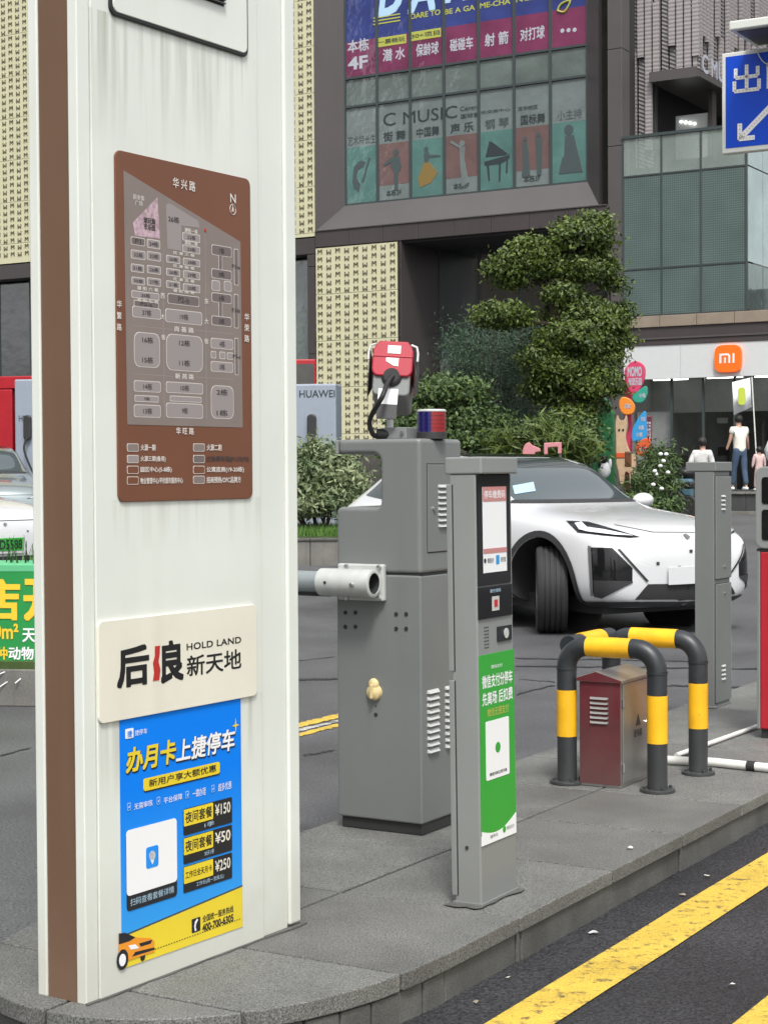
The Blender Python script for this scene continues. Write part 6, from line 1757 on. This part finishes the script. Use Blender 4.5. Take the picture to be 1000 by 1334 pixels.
b4 = blob([(838, 536), (841, 541), (841, 570), (832, 573), (823, 574), (823, 560), (830, 546)], 'bl', -.08, .04, 'rounded_sign'); stx('羊驼', (834, 549), (840, 543), 'w_text', -.082, b4, bold=.03); stx('水豚', (831, 560), (838, 554), 'w_text', -.082, b4, bold=.03); stx('小鹿', (828, 569), (836, 563), 'w_text', -.082, b4, bold=.03)
b5 = blob([(827, 583), (835, 573), (845, 571), (846, 582), (841, 591), (832, 594)], 'ro', -.12, .04, 'rounded_sign'); stx('小马', (832, 588), (842, 582), 'w_text', -.122, b5, bold=.03)
a0, a1 = spp(841, 575, .05), spp(848, 542, .05)
b6 = MB().box(a0[0], a1[0], .04, .14, a0[1], a1[1]).build('side_sign', 'maroon', st_, bevel=.01); stx('乐园', (841, 572), (847, 549), 'w_text', .038, b6)
an = blob([(803, 541), (806, 547), (812, 547), (815, 541), (816, 556), (814, 572), (820, 590), (826, 592), (827, 612), (824, 634), (820, 634), (819, 618), (814, 615), (812, 628), (808, 632), (805, 615), (802, 600), (802, 575), (801, 556)], 'animal', -.2, .02, 'animal_figure')
for dx_ in (806, 811): p = spp(dx_, 560, -.21); MB().cyl((p[0], -.2, p[1]), (p[0], -.215, p[1]), .02, n=8).build('eye', 'black', an)
p0, p1 = spp(802, 596, -.21), spp(813, 590, -.21); MB().box(p0[0], p1[0], -.215, .03, p0[1], p1[1]).build('scarf', 'ro', an)
p0, p1 = spp(813, 608, -.21), spp(822, 588, -.21); MB().box(p0[0], p1[0], -.215, .03, p0[1], p1[1]).build('saddle_cloth', 'map_brown', an, bevel=.02)
gq = aty(785, 620, 33.5)
gf = Frame((gq.x, 33.5, ground_z(33.5)), R(-14))
gs = thing('green_sculpture', 'dark green bulbous sculpture with stepped side left of the sign stack', 'sculpture', gf.loc, R(-14))
P = [gf.on(*p) for p in ((773, 640), (770, 610), (768, 590), (771, 572), (774, 560), (776, 535), (780, 520), (786, 516), (792, 521), (796, 533), (799, 538), (799, 560), (800, 590), (800, 640))]
MB().prism(P, 0, .35).build('body', 'cactus', gs, bevel=.03)
for z in (532, 551, 568): 
    p = gf.on(770, z); MB().box(p[0] - .12, p[0] + .15, .08, .42, p[1] - .1, p[1]).build('ledge', 'steel', gs, bevel=.03)
bq = aty(787, 608, 32.9)
bwf = thing('small_mascot_figure', 'small black and white painted figure below the green sculpture', 'figurine', (bq.x, 32.9, ground_z(32.9)), 0)
zz = aty(787, 612, 32.9).z - ground_z(32.9)
MB().ball((0, 0, zz), .12, .08, .16, 10, 8).build('body', 'p_white', bwf, smooth=True)
MB().ball((-.02, -.03, zz + .2), .075, .07, .08, 10, 8).build('head', 'black', bwf, smooth=True)
MB().cyl((0, 0, 0), (0, 0, zz - .12), .03).build('stake', 'steel', bwf)
for s in (-1, 1): MB().ball((s * .1, -.03, zz + .12), .035, .03, .1, 8, 6).build('arm', 'black' if s < 0 else 'p_white', bwf, smooth=True)
pq = aty(680, 590, 25.2); pf2 = Frame((pq.x, 25.2, ground_z(25.2)), R(-6))
pks = thing('pink_letter_sign', 'dusty pink low letter sign peeping above the roof of the white car', 'sign', pf2.loc, R(-6))
def pxy(*p): return pf2.on(*p)
MB().prism([pxy(680, 592), pxy(681, 584), pxy(684, 578), (pxy(689, 576)), pxy(693, 580), pxy(703, 584), pxy(704, 588), pxy(697, 589), pxy(696, 592)], 0, .12).build('letter', 'pinkrose', pks, bevel=.01)
MB().prism([pxy(708, 592), pxy(708, 577), pxy(731, 576), pxy(731, 591), pxy(726, 591), pxy(726, 582), pxy(713, 583), pxy(713, 592)], 0, .12).build('letter', 'pinkrose', pks, bevel=.01)
for x_ in (686, 710, 729): p = pxy(x_, 592); MB().cyl((p[0], .06, 0), (p[0], .06, p[1] + .02), .02).build('stake', 'steel', pks)

# ================================================================== PEOPLE
def skin(name, pts, edges, rad, m, parent, sub=1):
    me = bpy.data.meshes.new(name); me.from_pydata(pts, edges, [])
    o = bpy.data.objects.new(name, me); COL.objects.link(o)
    sk = o.modifiers.new('skin', 'SKIN'); sk.use_smooth_shade = True
    for i, r in enumerate(rad):
        me.skin_vertices[0].data[i].radius = (r, r) if not isinstance(r, tuple) else r
    me.skin_vertices[0].data[0].use_root = True
    ss_ = o.modifiers.new('sub', 'SUBSURF'); ss_.levels = sub; ss_.render_levels = sub
    dg = bpy.context.evaluated_depsgraph_get(); ev = bpy.data.meshes.new_from_object(o.evaluated_get(dg))
    bpy.data.objects.remove(o); ev.name = name
    ev.materials.clear()
    return link(name, ev, m, parent, smooth=True)
def person(label, loc, rz, h, top, legs, pose, hair_r=1.0, shoes='p_white', lean=0.0, long=False):
    """faces local +y; pose gives left and right hand positions"""
    t = thing('person', label, 'person', loc, rz)
    t.scale = (h / 1.75,) * 3
    L, Rr = pose
    st1, st2 = .16, -.12
    J = [(0, 0, .95), (0, .01 + lean * .2, 1.15), (0, .0 + lean * .6, 1.38), (0, .0 + lean, 1.47), (0, .02 + lean, 1.60), (0, .03 + lean, 1.68),
         (-.17, lean * .7, 1.42), (-.23, L[0][1], L[0][2]), tuple(L[1]),
         (.17, lean * .7, 1.42), (.23, Rr[0][1], Rr[0][2]), tuple(Rr[1]),
         (-.09, 0, .90), (-.10, st1 * .6, .50), (-.10, st1, .09), (-.10, st1 + .13, .03),
         (.09, 0, .90), (.10, st2 * .2, .50), (.10, st2, .09), (.10, st2 + .13, .03)]
    E_ = [(0, 1), (1, 2), (2, 3), (3, 4), (4, 5), (2, 6), (6, 7), (7, 8), (2, 9), (9, 10), (10, 11), (0, 12), (12, 13), (13, 14), (14, 15), (0, 16), (16, 17), (17, 18), (18, 19)]
    rad = [(.12, .09), (.11, .085), (.12, .085), .05, (.075, .09), .07, .055, .04, .03, .055, .04, .03, .085, .055, .035, .03, .085, .055, .035, .03]
    skin('body', J, E_, rad, 'skin', t)
    T = [(0, 0, .84), (0, .01 + lean * .2, 1.15), (0, lean * .6, 1.38), (-.17, lean * .7, 1.42), ((-.17 - .23) / 2 - .01, (L[0][1] + lean * .7) / 2, (1.42 + L[0][2]) / 2), (.17, lean * .7, 1.42), ((.17 + .23) / 2 + .01, (Rr[0][1] + lean * .7) / 2, (1.42 + Rr[0][2]) / 2)]
    e2 = [(0, 1), (1, 2), (2, 3), (3, 4), (2, 5), (5, 6)]; r2 = [(.17, .13), (.165, .125), (.155, .115), .085, .082, .085, .082]
    if long:
        T += [(-.24, L[0][1], L[0][2]), tuple(Vector((-.24, L[0][1], L[0][2])).lerp(Vector(L[1]), .85)), (.24, Rr[0][1], Rr[0][2]), tuple(Vector((.24, Rr[0][1], Rr[0][2])).lerp(Vector(Rr[1]), .85))]
        e2 += [(4, 7), (7, 8), (6, 9), (9, 10)]; r2 += [.065, .05, .065, .05]
    skin('top', T, e2, r2, top, t, 2)
    skin('trousers', [(0, 0, 1.06), (0, 0, .92), (-.09, 0, .86), (-.10, st1 * .6, .50), (-.10, st1, .12), (.09, 0, .86), (.10, st2 * .2, .50), (.10, st2, .12)], [(0, 1), (1, 2), (2, 3), (3, 4), (1, 5), (5, 6), (6, 7)], [(.15, .11), (.15, .12), .10, .078, .062, .10, .078, .062], legs, t, 2)
    MB().ball((0, .0 + lean, 1.665), .098 * hair_r, .108 * hair_r, .105 * hair_r, 14, 10).build('hair', 'hair', t, smooth=True)
    for x, y in ((-.10, st1 + .05), (.10, st2 + .05)): MB().ball((x, y, .05), .05, .13, .05, 12, 8).build('shoe', shoes, t, smooth=True)
    return t
mq = aty(963, 600, 39.3)
man = person('person in a white short sleeved top and blue jeans walking away holding a flag', (mq.x, 39.3, 1.07), R(18), 1.72, 'shirt', 'jeans', (((-.26, .05, 1.16), (-.28, .12, .94)), ((.27, .06, 1.14), (.31, .16, .95))), lean=.05)
wq = aty(913, 600, 36)
wom = person('person in a pale jacket and black trousers walking behind the second kiosk', (wq.x, 36, ground_z(36)), R(-30), 1.64, 'jacket', 'trouser', (((-.25, -.06, 1.14), (-.32, -.16, .90)), ((.25, .04, 1.14), (.28, .1, .92))), 1.08, lean=.06, long=True)
cq = aty(988, 600, 39.0)
person('small child in pale pink clothes beside the person holding the flag', (cq.x, 39.0, 1.07), R(10), .98, 'pinkcloth', 'pinkcloth', (((-.25, .02, 1.14), (-.27, .05, .92)), ((.25, .02, 1.14), (.27, .05, .92))), 1.25, long=True)
# flag
fl = thing('flag', 'white flag with a lime green oval emblem on a thin pale pole', 'flag', (0, 0, 0))
fl.location = aty(985, 605, 39.3)
hq = Vector(aty(985, 605, 39.3)); tq = Vector(aty(978.5, 491, 39.3))
MB().cyl((0, 0, 0), tuple(tq - hq), .016, n=8).build('pole', 'sign_frame', fl)
mb = MB(); nU = 10
cor = [Vector(aty(*p, 39.25)) - hq for p in ((953, 498), (976.5, 492), (978.5, 530), (955, 541))]
for i in range(nU + 1):
    u = i / nU
    for j in range(2):
        a = cor[0].lerp(cor[1], u) if j == 0 else cor[3].lerp(cor[2], u)
        mb.v.append((a.x, a.y + .05 * math.sin(u * 7), a.z))
for i in range(nU): mb.f.append((2 * i, 2 * i + 2, 2 * i + 3, 2 * i + 1))
fo = mb.build('cloth', 'flagwhite', fl, smooth=True)
fo.modifiers.new('thick', 'SOLIDIFY').thickness = .004
c0 = Vector(aty(965.5, 516, 39.1)) - hq
MB().prism([(c0.x + a, c0.z + b) for a, b in rounded(-.085, .085, -.2, .2, .08)], c0.y - .002, c0.y + .02).build('emblem', 'lime', fl)
# suitcase and bag
scq = aty(890, 640, 35.4)
sc_ = thing('suitcase', 'teal hard suitcase with a black bag on top beside the walking person', 'suitcase', (scq.x, 35.4, ground_z(35.4)), R(-20))
MB().box(-.2, .2, -.13, .13, .28, .82).build('shell', 'suitcase', sc_, bevel=.06, seg=3)
for x in (-.1, .1): MB().cyl((x, .1, .8), (x, .1, 1.05), .012, n=8).build('handle_tube', 'chrome', sc_)
MB().box(-.12, .12, .08, .12, 1.03, 1.06).build('handle', 'dark', sc_)
MB().box(-.17, .17, -.14, -.13, .36, .40).build('trim', 'chrome', sc_)
for x in (-.15, .15):
    for y in (-.09, .09): MB().cyl((x - .02, y, .25), (x + .02, y, .25), .035, n=10).build('wheel', 'rubber', sc_)
MB().box(-.18, .18, -.12, .12, 0, .24).build('lower_case', 'dark', sc_, bevel=.04)
bgo = MB().ball((0, 0, 0), .2, .14, .12, 14, 9).build('bag', 'black', smooth=True); bgo.location = (scq.x + .06, 35.38, ground_z(35.4) + .93); bgo['label'] = 'soft black bag lying on top of the teal suitcase'; bgo['category'] = 'bag'
# scooters parked outside the shop are dark blurs in the photograph: two are built
def scooter(px, Y, rz, label):
    q = aty(px, 640, Y); t = thing('scooter', label, 'scooter', (q.x, Y, ground_z(Y)), rz, 'scooters in front of the shop')
    for y in (-.6, .6): MB().lathe([(.12, -.04), (.22, -.05), (.25, -.02), (.25, .02), (.22, .05), (.12, .04)], (0, y, .25), 20, 'x').build('wheel', 'rubber', t, smooth=True)
    MB().tube(bez([(0, -.6, .35), (0, -.3, .62), (0, -.0, .36), (0, .35, .36), (0, .5, .9), (0, .42, 1.08)], 5), .06, 8).build('frame', 'car_dark', t, smooth=True)
    MB().box(-.13, .13, -.75, -.1, .62, .76).build('seat', 'black', t, bevel=.04)
    MB().tube([(-.3, .4, 1.1), (0, .42, 1.08), (.3, .4, 1.1)], .02, 8).build('handlebar', 'dark', t, smooth=True)
    MB().prism([(.36, .3), (.6, .4), (.56, 1.0), (.44, 1.0)], -.16, .16, 'x').build('front_shield', 'p_white', t, bevel=.03)
scooter(858, 35.2, R(60), 'scooter with a white shield left of the suitcase')
scooter(872, 36.6, R(40), 'scooter with a white shield nearer the shop window')

# unseen blocks added for reflections in the glass wall and cars, shading the sky
def far_block(loc, rz, w, d, h, label):
    t = thing('unseen_block', label, 'building', loc, rz)
    MB().box(0, w, 0, d, 0, h).build('wall', 'beige', t)
    z = 1.2
    while z < h - 2.5:
        x = .8
        while x < w - 2.2:
            MB().box(x, x + 1.7, -.05, .02, z, z + 1.9).build('window', 'g_dark', t); x += 2.9
        z += 3.3
far_block((-52, 22, 0), R(118 - 180 - 0), 26, 12, 38, 'unseen pale block across the street, added to mirror in the glass of the mall')
far_block((-34, -34, 0), R(150), 24, 12, 30, 'unseen pale lower block behind the viewpoint, added to mirror in the cars')
